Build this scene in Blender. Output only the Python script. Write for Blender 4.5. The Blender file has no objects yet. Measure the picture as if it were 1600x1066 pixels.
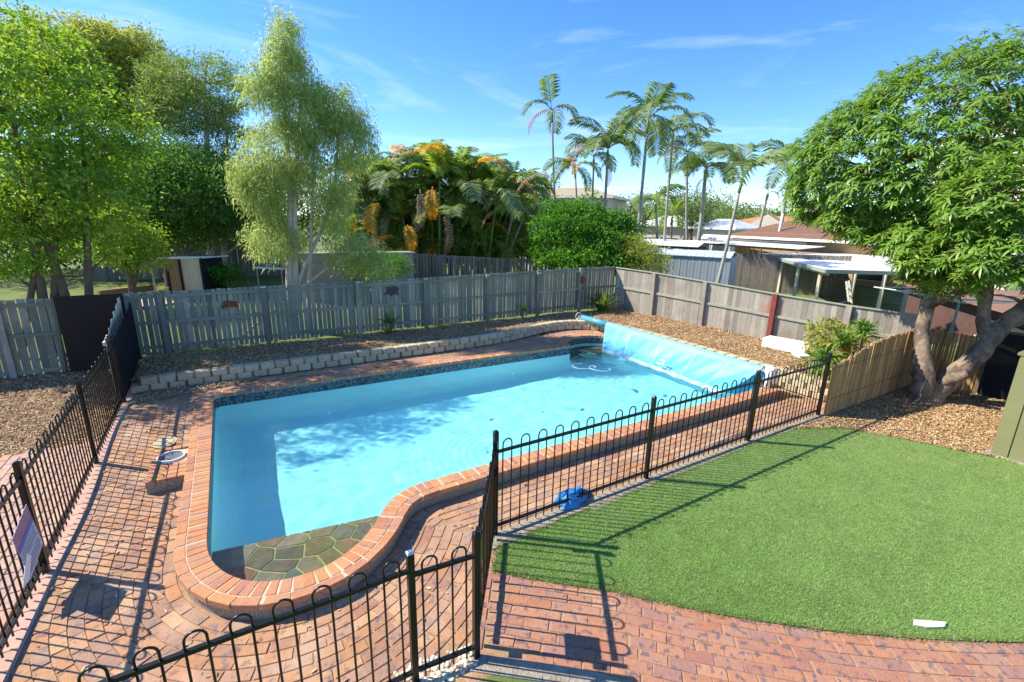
import bpy, math, random
import numpy as np
from mathutils import Vector, Matrix
R = math.radians
rng = random.Random(7)
nr = np.random.default_rng(11)
sc = bpy.context.scene
col = sc.collection

# ------------------------------------------------------------------ camera, sky, sun
YAW = R(31.2)
FPX = 728.0
PITCH = math.atan(193 / FPX); ROLL = R(1.15); CAMZ = 3.6
def _rot(v):
    c, s = math.cos(YAW), math.sin(YAW)
    return Vector((v[0]*c + v[1]*s, -v[0]*s + v[1]*c, v[2]))
_fw = Vector((0, math.cos(PITCH), -math.sin(PITCH))); _r0 = Vector((1, 0, 0)); _u0 = _r0.cross(_fw)
CR = _rot(_r0*math.cos(ROLL) + _u0*math.sin(ROLL)); CU = _rot(-_r0*math.sin(ROLL) + _u0*math.cos(ROLL)); CF = _rot(_fw)
cam = bpy.data.objects.new('camera', bpy.data.cameras.new('camera'))
col.objects.link(cam)
m = Matrix((CR, CU, -CF)).transposed().to_4x4(); m.translation = Vector((0, 0, CAMZ))
cam.matrix_world = m
cam.data.sensor_width = 36; cam.data.lens = FPX/1600*36
cam.data.clip_start = 0.05; cam.data.clip_end = 3000
sc.camera = cam

SUN = Vector((-0.83, 0.68, 1.0)).normalized()
w = bpy.data.worlds.new('World'); sc.world = w; w.use_nodes = True
nt = w.node_tree; nt.nodes.clear()
sky = nt.nodes.new('ShaderNodeTexSky'); sky.sky_type = 'NISHITA'; sky.sun_disc = False
sky.sun_elevation = math.asin(SUN.z); sky.sun_rotation = math.atan2(SUN.x, SUN.y)
sky.air_density = 0.85; sky.dust_density = 0.0; sky.ozone_density = 3.5; sky.altitude = 0
tc = nt.nodes.new('ShaderNodeTexCoord')
mp = nt.nodes.new('ShaderNodeMapping'); mp.inputs['Scale'].default_value = (1.2, 2.6, 9.0); mp.inputs['Rotation'].default_value = (0.1, 0.12, 0.5)
nz = nt.nodes.new('ShaderNodeTexNoise'); nz.inputs['Scale'].default_value = 1.1; nz.inputs['Detail'].default_value = 8; nz.inputs['Roughness'].default_value = 0.62; nz.inputs['Distortion'].default_value = 0.9
rp = nt.nodes.new('ShaderNodeValToRGB'); rp.color_ramp.elements[0].position = 0.5; rp.color_ramp.elements[1].position = 0.86
rp.color_ramp.elements[0].color = (0, 0, 0, 1); rp.color_ramp.elements[1].color = (0.36, 0.36, 0.36, 1)
mx = nt.nodes.new('ShaderNodeMixRGB'); mx.inputs['Color2'].default_value = (6.0, 6.3, 7.2, 1)
hs = nt.nodes.new('ShaderNodeHueSaturation'); hs.inputs['Saturation'].default_value = 1.22; hs.inputs['Value'].default_value = 1.0
bg = nt.nodes.new('ShaderNodeBackground'); bg.inputs['Strength'].default_value = 0.15
wo = nt.nodes.new('ShaderNodeOutputWorld')
nt.links.new(tc.outputs['Generated'], mp.inputs['Vector']); nt.links.new(mp.outputs['Vector'], nz.inputs['Vector'])
nt.links.new(nz.outputs['Fac'], rp.inputs['Fac']); nt.links.new(rp.outputs['Color'], mx.inputs['Fac'])
tn = nt.nodes.new('ShaderNodeMixRGB'); tn.blend_type = 'MULTIPLY'; tn.inputs['Fac'].default_value = 1; tn.inputs['Color2'].default_value = (.86, .88, 1.0, 1)
nt.links.new(sky.outputs['Color'], hs.inputs['Color']); nt.links.new(hs.outputs['Color'], tn.inputs['Color1']); nt.links.new(tn.outputs['Color'], mx.inputs['Color1'])
nt.links.new(mx.outputs['Color'], bg.inputs['Color']); nt.links.new(bg.outputs['Background'], wo.inputs['Surface'])
sd = bpy.data.lights.new('sun', 'SUN'); sd.energy = 4.6; sd.angle = R(0.53); sd.color = (1.0, 0.92, 0.78)
so = bpy.data.objects.new('sun', sd); col.objects.link(so); so.location = (-8, 7, 14)
so.rotation_euler = SUN.to_track_quat('Z', 'Y').to_euler()
sc.view_settings.view_transform = 'Standard'; sc.view_settings.look = 'None'
sc.view_settings.exposure = 0.93; sc.view_settings.gamma = 1; sc.view_settings.use_curve_mapping = False
sc.render.engine = 'CYCLES'
sc.cycles.max_bounces = 8; sc.cycles.transparent_max_bounces = 12

# ------------------------------------------------------------------ materials
def mat(name, cols, rough=0.8, spec=0.3, var=0.25, nscale=6.0, stretch=(1, 1, 1), bump=0.0, bscale=None,
        patch=None, patch2=None, transl=0.0, metal=0.0, rnd=True, alpha=None, blob=None):
    """procedural surface: a ramp over a per piece random number, fine noise, optional patches and bump"""
    ma = bpy.data.materials.new(name); ma.use_nodes = True; t = ma.node_tree; N = t.nodes; L = t.links; N.clear()
    out = N.new('ShaderNodeOutputMaterial'); p = N.new('ShaderNodeBsdfPrincipled')
    p.inputs['Roughness'].default_value = rough; p.inputs['Specular IOR Level'].default_value = spec; p.inputs['Metallic'].default_value = metal
    geo = N.new('ShaderNodeNewGeometry')
    vm = N.new('ShaderNodeVectorMath'); vm.operation = 'MULTIPLY'; vm.inputs[1].default_value = stretch
    L.new(geo.outputs['Position'], vm.inputs[0]); pos = vm.outputs[0]
    cols = [c if len(c) == 4 else (*c, 1) for c in cols]
    if len(cols) > 1:
        at_ = N.new('ShaderNodeAttribute'); at_.attribute_name = 'rnd'
        oi = N.new('ShaderNodeObjectInfo'); ad = N.new('ShaderNodeMath'); ad.operation = 'ADD'
        fr = N.new('ShaderNodeMath'); fr.operation = 'FRACT'
        L.new(at_.outputs['Fac'], ad.inputs[0]); L.new(oi.outputs['Random'], ad.inputs[1]); L.new(ad.outputs[0], fr.inputs[0])
        ra = N.new('ShaderNodeValToRGB'); cr = ra.color_ramp
        while len(cr.elements) < len(cols): cr.elements.new(0.5)
        for i, c in enumerate(cols):
            cr.elements[i].position = i/(len(cols)-1); cr.elements[i].color = c
        if not rnd:
            n0 = N.new('ShaderNodeTexNoise'); n0.inputs['Scale'].default_value = nscale*0.35; n0.inputs['Detail'].default_value = 4
            L.new(pos, n0.inputs['Vector']); mr0 = N.new('ShaderNodeMapRange'); mr0.inputs[1].default_value = 0.3; mr0.inputs[2].default_value = 0.7
            L.new(n0.outputs['Fac'], mr0.inputs[0]); L.new(mr0.outputs[0], ra.inputs['Fac'])
        else: L.new(fr.outputs[0], ra.inputs['Fac'])
        c = ra.outputs['Color']
    else:
        rg = N.new('ShaderNodeRGB'); rg.outputs[0].default_value = cols[0]; c = rg.outputs[0]
    n1 = N.new('ShaderNodeTexNoise'); n1.inputs['Scale'].default_value = nscale; n1.inputs['Detail'].default_value = 6; n1.inputs['Roughness'].default_value = 0.65
    L.new(pos, n1.inputs['Vector'])
    if var > 0:
        mr = N.new('ShaderNodeMapRange'); mr.inputs[1].default_value = 0.25; mr.inputs[2].default_value = 0.75
        mr.inputs[3].default_value = 1-var; mr.inputs[4].default_value = 1+var
        L.new(n1.outputs['Fac'], mr.inputs[0])
        mu = N.new('ShaderNodeVectorMath'); mu.operation = 'SCALE'; L.new(c, mu.inputs[0]); L.new(mr.outputs[0], mu.inputs['Scale']); c = mu.outputs[0]
    for pt in (patch, patch2):
        if pt:
            pc, ps, lo, hi, amt, pst = pt
            v2 = N.new('ShaderNodeVectorMath'); v2.operation = 'MULTIPLY'; v2.inputs[1].default_value = pst
            L.new(geo.outputs['Position'], v2.inputs[0])
            n2 = N.new('ShaderNodeTexNoise'); n2.inputs['Scale'].default_value = ps; n2.inputs['Detail'].default_value = 3; L.new(v2.outputs[0], n2.inputs['Vector'])
            m2 = N.new('ShaderNodeMapRange'); m2.inputs[1].default_value = lo; m2.inputs[2].default_value = hi; m2.inputs[4].default_value = amt
            L.new(n2.outputs['Fac'], m2.inputs[0])
            mi = N.new('ShaderNodeMixRGB'); mi.inputs['Color2'].default_value = (*pc, 1); L.new(m2.outputs[0], mi.inputs['Fac']); L.new(c, mi.inputs['Color1']); c = mi.outputs[0]
    if blob:
        bc, bp, br = blob
        ds = N.new('ShaderNodeVectorMath'); ds.operation = 'DISTANCE'; ds.inputs[1].default_value = bp; L.new(geo.outputs['Position'], ds.inputs[0])
        nb = N.new('ShaderNodeTexNoise'); nb.inputs['Scale'].default_value = 9; L.new(geo.outputs['Position'], nb.inputs['Vector'])
        a2 = N.new('ShaderNodeMath'); a2.operation = 'MULTIPLY_ADD'; a2.inputs[1].default_value = br*0.9; L.new(nb.outputs['Fac'], a2.inputs[0]); L.new(ds.outputs['Value'], a2.inputs[2])
        m3 = N.new('ShaderNodeMapRange'); m3.inputs[1].default_value = br*1.35; m3.inputs[2].default_value = br*0.9; m3.inputs[4].default_value = 0.38
        L.new(a2.outputs[0], m3.inputs[0])
        mi = N.new('ShaderNodeMixRGB'); mi.inputs['Color2'].default_value = (*bc, 1); L.new(m3.outputs[0], mi.inputs['Fac']); L.new(c, mi.inputs['Color1']); c = mi.outputs[0]
    L.new(c, p.inputs['Base Color'])
    if bump > 0:
        nb = n1
        if bscale:
            nb = N.new('ShaderNodeTexNoise'); nb.inputs['Scale'].default_value = bscale; nb.inputs['Detail'].default_value = 5; L.new(pos, nb.inputs['Vector'])
        b = N.new('ShaderNodeBump'); b.inputs['Strength'].default_value = min(1, bump); b.inputs['Distance'].default_value = 0.02
        L.new(nb.outputs['Fac'], b.inputs['Height']); L.new(b.outputs[0], p.inputs['Normal'])
    sh = p.outputs[0]
    if transl > 0:
        tr = N.new('ShaderNodeBsdfTranslucent'); ml = N.new('ShaderNodeMixShader'); ml.inputs[0].default_value = transl
        hv = N.new('ShaderNodeHueSaturation'); hv.inputs['Value'].default_value = 1.5; hv.inputs['Saturation'].default_value = 1.1; hv.inputs['Hue'].default_value = 0.49
        L.new(c, hv.inputs['Color']); L.new(hv.outputs[0], tr.inputs['Color'])
        L.new(sh, ml.inputs[1]); L.new(tr.outputs[0], ml.inputs[2]); sh = ml.outputs[0]
    if alpha is not None:
        ta = N.new('ShaderNodeBsdfTransparent'); ml = N.new('ShaderNodeMixShader'); ml.inputs[0].default_value = alpha
        L.new(ta.outputs[0], ml.inputs[1]); L.new(sh, ml.inputs[2]); sh = ml.outputs[0]
    L.new(sh, out.inputs[0])
    return ma

M = {}
GREYP = (0.10, 0.10, 0.13)
M['brick'] = mat('paving_brick', [(.39, .195, .10), (.46, .25, .13), (.32, .165, .105), (.50, .30, .165), (.39, .23, .145), (.30, .185, .135), (.44, .22, .11)], 0.85, .2, .16, 24,
                 patch=(GREYP, 11, .56, .66, .62, (1, 1, 1)), patch2=((.58, .42, .29), 2.2, .48, .72, .45, (1, 1, 1)), bump=.35, bscale=70)
M['sidebrick'] = mat('side_paving_brick', [(.46, .26, .17), (.52, .32, .22), (.44, .30, .25), (.52, .34, .22), (.40, .28, .26)], 0.85, .2, .16, 24,
                     patch=((.22, .20, .22), 11, .54, .66, .5, (1, 1, 1)), patch2=((.60, .50, .38), 2.2, .5, .75, .4, (1, 1, 1)), bump=.3, bscale=70)
M['path'] = mat('path_brick', [(.36, .155, .09), (.41, .20, .115), (.33, .15, .11), (.43, .22, .13), (.31, .165, .13), (.40, .18, .10)], 0.85, .2, .15, 24,
                patch=((.09, .09, .12), 14, .555, .63, .72, (1, 1, 1)), patch2=((.46, .34, .22), 2.0, .55, .75, .25, (1, 1, 1)), bump=.35, bscale=70)
M['coping'] = mat('coping_brick', [(.46, .20, .085), (.52, .25, .11), (.40, .17, .11), (.54, .27, .12), (.42, .22, .14), (.50, .22, .09)], 0.8, .25, .14, 20,
                  patch=((.17, .14, .15), 9, .60, .70, .5, (1, 1, 1)), patch2=((.38, .17, .13), 4, .5, .7, .35, (1, 1, 1)), bump=.3, bscale=60)
M['backcoping'] = M['coping']
M['edgepaver'] = mat('edge_paver', [(.50, .30, .22), (.54, .34, .26), (.48, .28, .22)], .85, .2, .12, 15, bump=.2, bscale=50)
M['mortar'] = mat('cream_mortar', [(.56, .44, .30)], .95, .1, .2, 20, bump=.4, bscale=60)
M['sand'] = mat('joint_sand', [(.40, .25, .15), (.33, .20, .12)], .95, .1, .3, 9, rnd=False, bump=.4, bscale=60)
M['pebblecrete'] = mat('pebblecrete', [(.30, .25, .19)], .9, .2, .5, 60, patch=((.55, .47, .35), 75, .5, .6, .8, (1, 1, 1)), bump=1, bscale=80)
M['plaster'] = mat('pool_plaster', [(.72, .91, .95), (.68, .90, .95)], .8, .2, .03, 1.5, rnd=False)
M['soil'] = mat('soil', [(.22, .14, .085), (.30, .20, .12)], .95, .1, .45, 30, rnd=False, bump=1, bscale=45)
M['chip'] = mat('mulch_chip', [(.20, .11, .055), (.46, .29, .14), (.62, .44, .25), (.30, .175, .085), (.54, .34, .16), (.72, .57, .37)], .9, .15, .2, 30)
M['chipgrey'] = mat('mulch_chip_grey', [(.20, .12, .07), (.40, .27, .15), (.60, .45, .27), (.28, .17, .10), (.46, .31, .17), (.74, .59, .38)], .9, .15, .2, 30)
M['lawn'] = mat('lawn_soil', [(.17, .24, .07), (.23, .27, .11)], .95, .1, .3, 14, rnd=False, bump=.6, bscale=60)
M['blade'] = mat('grass_blade', [(.17, .34, .07), (.22, .40, .095), (.27, .43, .12), (.19, .37, .08), (.38, .46, .21)], .6, .25, .22, 1.7, transl=.3)
M['dryblade'] = mat('dry_grass_blade', [(.25, .22, .10), (.10, .16, .03), (.34, .30, .16), (.13, .20, .04)], .7, .2, .2, 3, transl=.2)
M['far'] = mat('far_grass', [(.10, .15, .035), (.17, .20, .07), (.12, .17, .04)], .95, .1, .25, 1.5, rnd=False, bump=.5, bscale=30)
M['block'] = mat('cream_block', [(.52, .44, .28), (.58, .49, .32), (.46, .385, .25), (.56, .475, .32)], .9, .15, .14, 16, patch=((.28, .25, .17), 5, .58, .75, .5, (1, 1, 1)), bump=.7, bscale=60)
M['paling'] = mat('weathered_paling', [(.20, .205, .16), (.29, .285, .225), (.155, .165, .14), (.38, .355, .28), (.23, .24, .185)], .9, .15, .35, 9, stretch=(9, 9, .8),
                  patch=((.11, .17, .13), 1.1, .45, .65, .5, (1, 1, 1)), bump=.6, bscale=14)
M['palinglit'] = mat('sunlit_silvery_paling', [(.29, .26, .215), (.36, .33, .275), (.24, .215, .18), (.42, .385, .32), (.31, .28, .235)], .9, .15, .3, 9, stretch=(9, 9, .8), bump=.6, bscale=14,
                     patch=((.16, .13, .12), 1.3, .5, .7, .5, (1, 1, 1)), blob=((.45, .05, .045), (12.95, 7.35, 1.2), .42))  # lit copy of the paling timber, sunlit brightness put into its colours
M['cap'] = mat('mossy_rail', [(.34, .36, .26), (.30, .31, .24)], .9, .1, .2, 6, stretch=(1, 1, 1), bump=.4, bscale=30)
M['brownpaling'] = mat('brown_paling', [(.19, .165, .14), (.24, .21, .18), (.16, .14, .12), (.28, .25, .22)], .9, .15, .3, 7, stretch=(8, 8, .8), bump=.5, bscale=14)
M['redpost'] = mat('red_painted_post', [(.20, .055, .045)], .8, .2, .4, 12, bump=.3, bscale=20)
M['black'] = mat('black_powdercoat', [(.006, .006, .006)], .32, .4, .2, 20)
M['mesh'] = mat('shade_cloth', [(.022, .022, .028)], .9, .1, .3, 40, alpha=.9)
M['brownmesh'] = mat('brown_shade_cloth', [(.035, .026, .024)], .9, .1, .3, 90, bump=.4, bscale=120)
M['creamslat'] = mat('cream_slat', [(.62, .56, .43), (.70, .64, .50), (.56, .50, .38)], .8, .2, .15, 10, stretch=(5, 5, 1))
M['bamboo'] = mat('bamboo_cane', [(.42, .24, .10), (.54, .34, .15), (.33, .185, .075), (.64, .44, .22), (.23, .125, .05)], .7, .25, .25, 7, stretch=(5, 5, .7))
M['bark'] = mat('grey_bark', [(.25, .19, .14)], .95, .1, .4, 9, patch=((.10, .075, .06), 4, .45, .6, .75, (1, 1, .6)), patch2=((.40, .34, .25), 5, .58, .7, .6, (1, 1, 1)), bump=1, bscale=34)
M['palebark'] = mat('pale_bark', [(.50, .42, .33)], .9, .1, .3, 6, stretch=(3, 3, .6), bump=.5)
M['brownbark'] = mat('brown_bark', [(.17, .12, .085)], .95, .1, .35, 8, bump=.8)
M['palmtrunk'] = mat('palm_trunk', [(.34, .32, .27)], .9, .1, .35, 5, stretch=(1, 1, 9), bump=.4)
M['crownshaft'] = mat('crownshaft', [(.22, .33, .12)], .5, .3, .2, 6)
def leafmat(n, cs, tr=.3, rough=.6, spec=.25, var=.12): return mat(n, cs, rough, spec, var, 3.0, transl=tr)
M['lf_lime'] = leafmat('lime_leaf', [(.15, .28, .03), (.25, .40, .05), (.08, .17, .022), (.19, .33, .04), (.34, .46, .09), (.11, .22, .028)], .45)
M['lf_dark'] = leafmat('dark_leaf', [(.038, .112, .018), (.060, .150, .024), (.030, .090, .015), (.090, .210, .030)], .2)
M['lf_mid'] = leafmat('mid_green_leaf', [(.07, .17, .025), (.11, .23, .035), (.05, .13, .02), (.16, .29, .05)], .35)
M['lf_gum'] = leafmat('gum_leaf', [(.34, .43, .12), (.46, .53, .20), (.22, .32, .09), (.55, .60, .26), (.29, .39, .13)], .5)
M['lf_cas'] = leafmat('olive_needle', [(.195, .299, .065), (.260, .364, .078), (.130, .221, .058), (.351, .416, .117)], .4)
M['lf_yel'] = leafmat('yellow_green_leaf', [(.322, .380, .069), (.414, .437, .092), (.218, .299, .057), (.506, .471, .127)], .45)
M['lf_bush'] = leafmat('bush_leaf', [(.06, .19, .018), (.11, .29, .03), (.045, .15, .015), (.18, .38, .05)], .35)
M['lf_mango'] = leafmat('mango_leaf', [(.09, .20, .025), (.15, .29, .042), (.22, .36, .06), (.11, .235, .032), (.32, .43, .10)], .35, .38, .5)
M['lf_palm'] = leafmat('palm_frond', [(.12, .20, .05), (.17, .26, .07), (.09, .16, .045), (.24, .32, .10)], .4)
M['lf_palmpale'] = leafmat('pale_palm_frond', [(.20, .28, .10), (.26, .33, .14), (.15, .23, .08)], .35)
M['lf_areca'] = leafmat('areca_frond', [(.12, .22, .035), (.22, .34, .05), (.34, .42, .08), (.16, .26, .04), (.08, .16, .025)], .5)
M['lf_gold'] = leafmat('golden_frond', [(.75, .38, .04), (.62, .40, .05), (.55, .24, .04)], .4)
M['lf_dead'] = leafmat('dead_frond', [(.48, .36, .27), (.38, .25, .17)], .3)
M['lf_yucca'] = leafmat('yucca_leaf', [(.07, .19, .03), (.12, .26, .04), (.22, .32, .06)], .25)
M['lf_croton'] = leafmat('croton_leaf', [(.42, .42, .08), (.16, .28, .04), (.55, .52, .16), (.22, .34, .05), (.40, .26, .07)], .3)
M['lf_far'] = leafmat('far_leaf', [(.10, .15, .045), (.15, .20, .06), (.08, .12, .04)], .2)
M['white'] = mat('white_paint', [(.80, .79, .76)], .6, .3, .06, 4)
M['foam'] = mat('white_foam', [(.86, .86, .85)], .8, .2, .03, 30)
M['creamwall'] = mat('cream_wall', [(.56, .50, .42)], .9, .1, .08, 2)
M['pinkwall'] = mat('pale_render', [(.66, .60, .55)], .9, .1, .08, 2)
M['creamroof'] = mat('cream_tile_roof', [(.48, .40, .27), (.52, .44, .31)], .8, .2, .15, 3, rnd=False)
M['orangeroof'] = mat('orange_tile_roof', [(.50, .25, .13), (.46, .23, .12)], .85, .15, .12, 3, rnd=False)
M['brownroof'] = mat('brown_tile', [(.21, .12, .085), (.26, .15, .105), (.18, .105, .08)], .85, .15, .15, 5)
M['tanwall'] = mat('tan_brick_wall', [(.42, .28, .15), (.47, .32, .18)], .9, .1, .15, 6, rnd=False)
M['metalroof'] = mat('white_metal_roof', [(.82, .80, .75)], .45, .4, .05, 2)
M['galv'] = mat('galvanised_sheet', [(.34, .39, .44)], .5, .4, .10, 4, metal=.2)
M['galvroof'] = mat('galvanised_roof', [(.56, .62, .68)], .45, .4, .08, 4, metal=.15)
M['trimgreen'] = mat('green_fascia', [(.27, .33, .27)], .6, .3, .08, 4)
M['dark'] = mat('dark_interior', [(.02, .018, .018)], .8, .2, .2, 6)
M['glass'] = mat('window_glass', [(.04, .05, .06)], .08, .8, .1, 3)
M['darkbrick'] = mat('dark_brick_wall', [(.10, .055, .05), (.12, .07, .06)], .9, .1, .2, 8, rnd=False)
M['mauve'] = mat('mauve_steel', [(.30, .26, .25)], .7, .3, .06, 3)
M['khaki'] = mat('khaki_door', [(.22, .195, .10)], .7, .3, .08, 3)
M['olive'] = mat('olive_steel', [(.215, .215, .095)], .5, .4, .10, 3)
M['timber'] = mat('sawn_timber', [(.32, .23, .14), (.27, .19, .11)], .85, .15, .2, 8, stretch=(1, 1, 4))
M['concrete'] = mat('rough_concrete', [(.36, .32, .25), (.29, .25, .19)], .95, .1, .25, 18, rnd=False, patch=((.22, .18, .12), 6, .55, .7, .6, (1, 1, 1)), bump=.8, bscale=40)
M['pebble'] = mat('river_pebble', [(.62, .52, .38), (.72, .64, .50), (.50, .38, .25), (.78, .72, .60)], .7, .3, .15, 30)
M['steel'] = mat('brushed_steel', [(.62, .62, .62)], .3, .5, .08, 8, metal=.8)
M['bluesheet'] = mat('blue_bag', [(.02, .16, .42), (.04, .25, .55)], .5, .4, .2, 12, rnd=False, bump=.5)
M['flag'] = mat('slate_flagstone', [(.60, .19, .09), (.70, .13, .07), (.30, .16, .11), (.74, .28, .16), (.46, .18, .08), (.34, .13, .07)], .7, .3, .3, 12, patch=((.33, .24, .12), 5, .55, .7, .5, (1, 1, 1)), bump=.5, bscale=30)
M['flagjoint'] = mat('yellow_joint', [(.80, .50, .20)], .9, .1, .2, 14)
M['ornred'] = mat('rust_ornament', [(.20, .055, .03)], .7, .3, .3, 15)
M['orndark'] = mat('dark_ornament', [(.05, .045, .05)], .6, .4, .3, 15)
M['hosewhite'] = mat('white_hose', [(.75, .80, .82)], .4, .4, .02, 5)
M['terracotta'] = mat('terracotta', [(.45, .18, .09)], .85, .2, .1, 8)

# mosaic band
def mosaic():
    ma = bpy.data.materials.new('mosaic_tile'); ma.use_nodes = True; t = ma.node_tree; N = t.nodes; L = t.links
    p = N['Principled BSDF']; p.inputs['Roughness'].default_value = .25
    g = N.new('ShaderNodeNewGeometry'); v = N.new('ShaderNodeTexVoronoi'); v.distance = 'CHEBYCHEV'; v.inputs['Scale'].default_value = 42; v.inputs['Randomness'].default_value = .5
    L.new(g.outputs['Position'], v.inputs['Vector'])
    r = N.new('ShaderNodeValToRGB'); e = r.color_ramp; e.elements[0].color = (.02, .035, .05, 1); e.elements[1].color = (.17, .21, .20, 1); e.elements[0].position = .35; e.elements[1].position = .75
    s = N.new('ShaderNodeSeparateColor'); L.new(v.outputs['Color'], s.inputs[0]); L.new(s.outputs[0], r.inputs[0])
    L.new(r.outputs[0], p.inputs['Base Color']); return ma
M['mosaic'] = mosaic()
def watermat():
    ma = bpy.data.materials.new('pool_water'); ma.use_nodes = True; t = ma.node_tree; N = t.nodes; L = t.links; N.clear()
    out = N.new('ShaderNodeOutputMaterial'); g = N.new('ShaderNodeBsdfRefraction'); g.inputs['IOR'].default_value = 1.33; g.inputs['Roughness'].default_value = 0; g.inputs['Color'].default_value = (.65, .97, 1.0, 1)
    gl = N.new('ShaderNodeBsdfGlossy'); gl.inputs['Roughness'].default_value = 0.0; fr = N.new('ShaderNodeFresnel'); fr.inputs['IOR'].default_value = 1.33
    m_ = N.new('ShaderNodeMixShader'); L.new(fr.outputs[0], m_.inputs[0]); L.new(g.outputs[0], m_.inputs[1]); L.new(gl.outputs[0], m_.inputs[2]); L.new(m_.outputs[0], out.inputs[0])
    return ma
M['water'] = watermat()
def covermat():
    ma = bpy.data.materials.new('bubble_cover'); ma.use_nodes = True; t = ma.node_tree; N = t.nodes; L = t.links; N.clear()
    out = N.new('ShaderNodeOutputMaterial'); p = N.new('ShaderNodeBsdfPrincipled'); p.inputs['Roughness'].default_value = .35
    at_ = N.new('ShaderNodeAttribute'); at_.attribute_name = 'rnd'
    r = N.new('ShaderNodeValToRGB'); e = r.color_ramp; e.elements[0].color = (.06, .46, .66, 1); e.elements[1].color = (.62, .82, .84, 1)
    L.new(at_.outputs['Fac'], r.inputs[0])
    g = N.new('ShaderNodeNewGeometry'); n = N.new('ShaderNodeTexNoise'); n.inputs['Scale'].default_value = 3; n.inputs['Detail'].default_value = 5; L.new(g.outputs['Position'], n.inputs['Vector'])
    mr = N.new('ShaderNodeMapRange'); mr.inputs[3].default_value = .8; mr.inputs[4].default_value = 1.25; L.new(n.outputs['Fac'], mr.inputs[0])
    mu = N.new('ShaderNodeVectorMath'); mu.operation = 'SCALE'; L.new(r.outputs[0], mu.inputs[0]); L.new(mr.outputs[0], mu.inputs['Scale'])
    v = N.new('ShaderNodeTexVoronoi'); v.inputs['Scale'].default_value = 60; L.new(g.outputs['Position'], v.inputs['Vector'])
    b = N.new('ShaderNodeBump'); b.inputs['Strength'].default_value = .3; b.inputs['Distance'].default_value = .01; L.new(v.outputs['Distance'], b.inputs['Height']); L.new(b.outputs[0], p.inputs['Normal'])
    L.new(mu.outputs[0], p.inputs['Base Color'])
    tr = N.new('ShaderNodeBsdfTranslucent'); L.new(mu.outputs[0], tr.inputs[0]); m_ = N.new('ShaderNodeMixShader'); m_.inputs[0].default_value = .35
    L.new(p.outputs[0], m_.inputs[1]); L.new(tr.outputs[0], m_.inputs[2]); L.new(m_.outputs[0], out.inputs[0]); return ma
M['cover'] = covermat()

# ------------------------------------------------------------------ builders
def tag(o, label=None, cat=None, group=None, kind=None):
    if label: o['label'] = label
    if cat: o['category'] = cat
    if group: o['group'] = group
    if kind: o['kind'] = kind
    return o
def empty(name, loc=(0, 0, 0), rz=0, label=None, cat=None, group=None):
    o = bpy.data.objects.new(name, None); o.empty_display_size = .3; col.objects.link(o); o.location = loc; o.rotation_euler = (0, 0, rz)
    return tag(o, label, cat, group)
def mesh_np(name, V, F, mats, fr=None, mi=None, smooth=False):
    V = np.asarray(V, dtype=np.float32).reshape(-1, 3)
    me = bpy.data.meshes.new(name)
    if isinstance(F, np.ndarray):
        k = F.shape[1]; nf = F.shape[0]
        me.vertices.add(len(V)); me.vertices.foreach_set('co', V.ravel())
        me.loops.add(nf*k); me.loops.foreach_set('vertex_index', F.astype(np.int32).ravel())
        me.polygons.add(nf); me.polygons.foreach_set('loop_start', np.arange(0, nf*k, k, dtype=np.int32))
        try: me.polygons.foreach_set('loop_total', np.full(nf, k, dtype=np.int32))
        except Exception: pass
        me.update(calc_edges=True)
    else:
        me.from_pydata([tuple(v) for v in V.tolist()], [], F); me.update()
    for m_ in (mats if isinstance(mats, (list, tuple)) else [mats]): me.materials.append(m_)
    n = len(me.polygons)
    if fr is not None:
        a = me.attributes.new('rnd', 'FLOAT', 'FACE'); a.data.foreach_set('value', np.asarray(fr, dtype=np.float32))
    if mi is not None: me.polygons.foreach_set('material_index', np.asarray(mi, dtype=np.int32))
    if smooth: me.polygons.foreach_set('use_smooth', np.ones(n, dtype=bool))
    return me
def link(name, me, parent=None, loc=None):
    o = bpy.data.objects.new(name, me); col.objects.link(o)
    if parent is not None: o.parent = parent
    if loc is not None: o.location = loc
    return o
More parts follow.
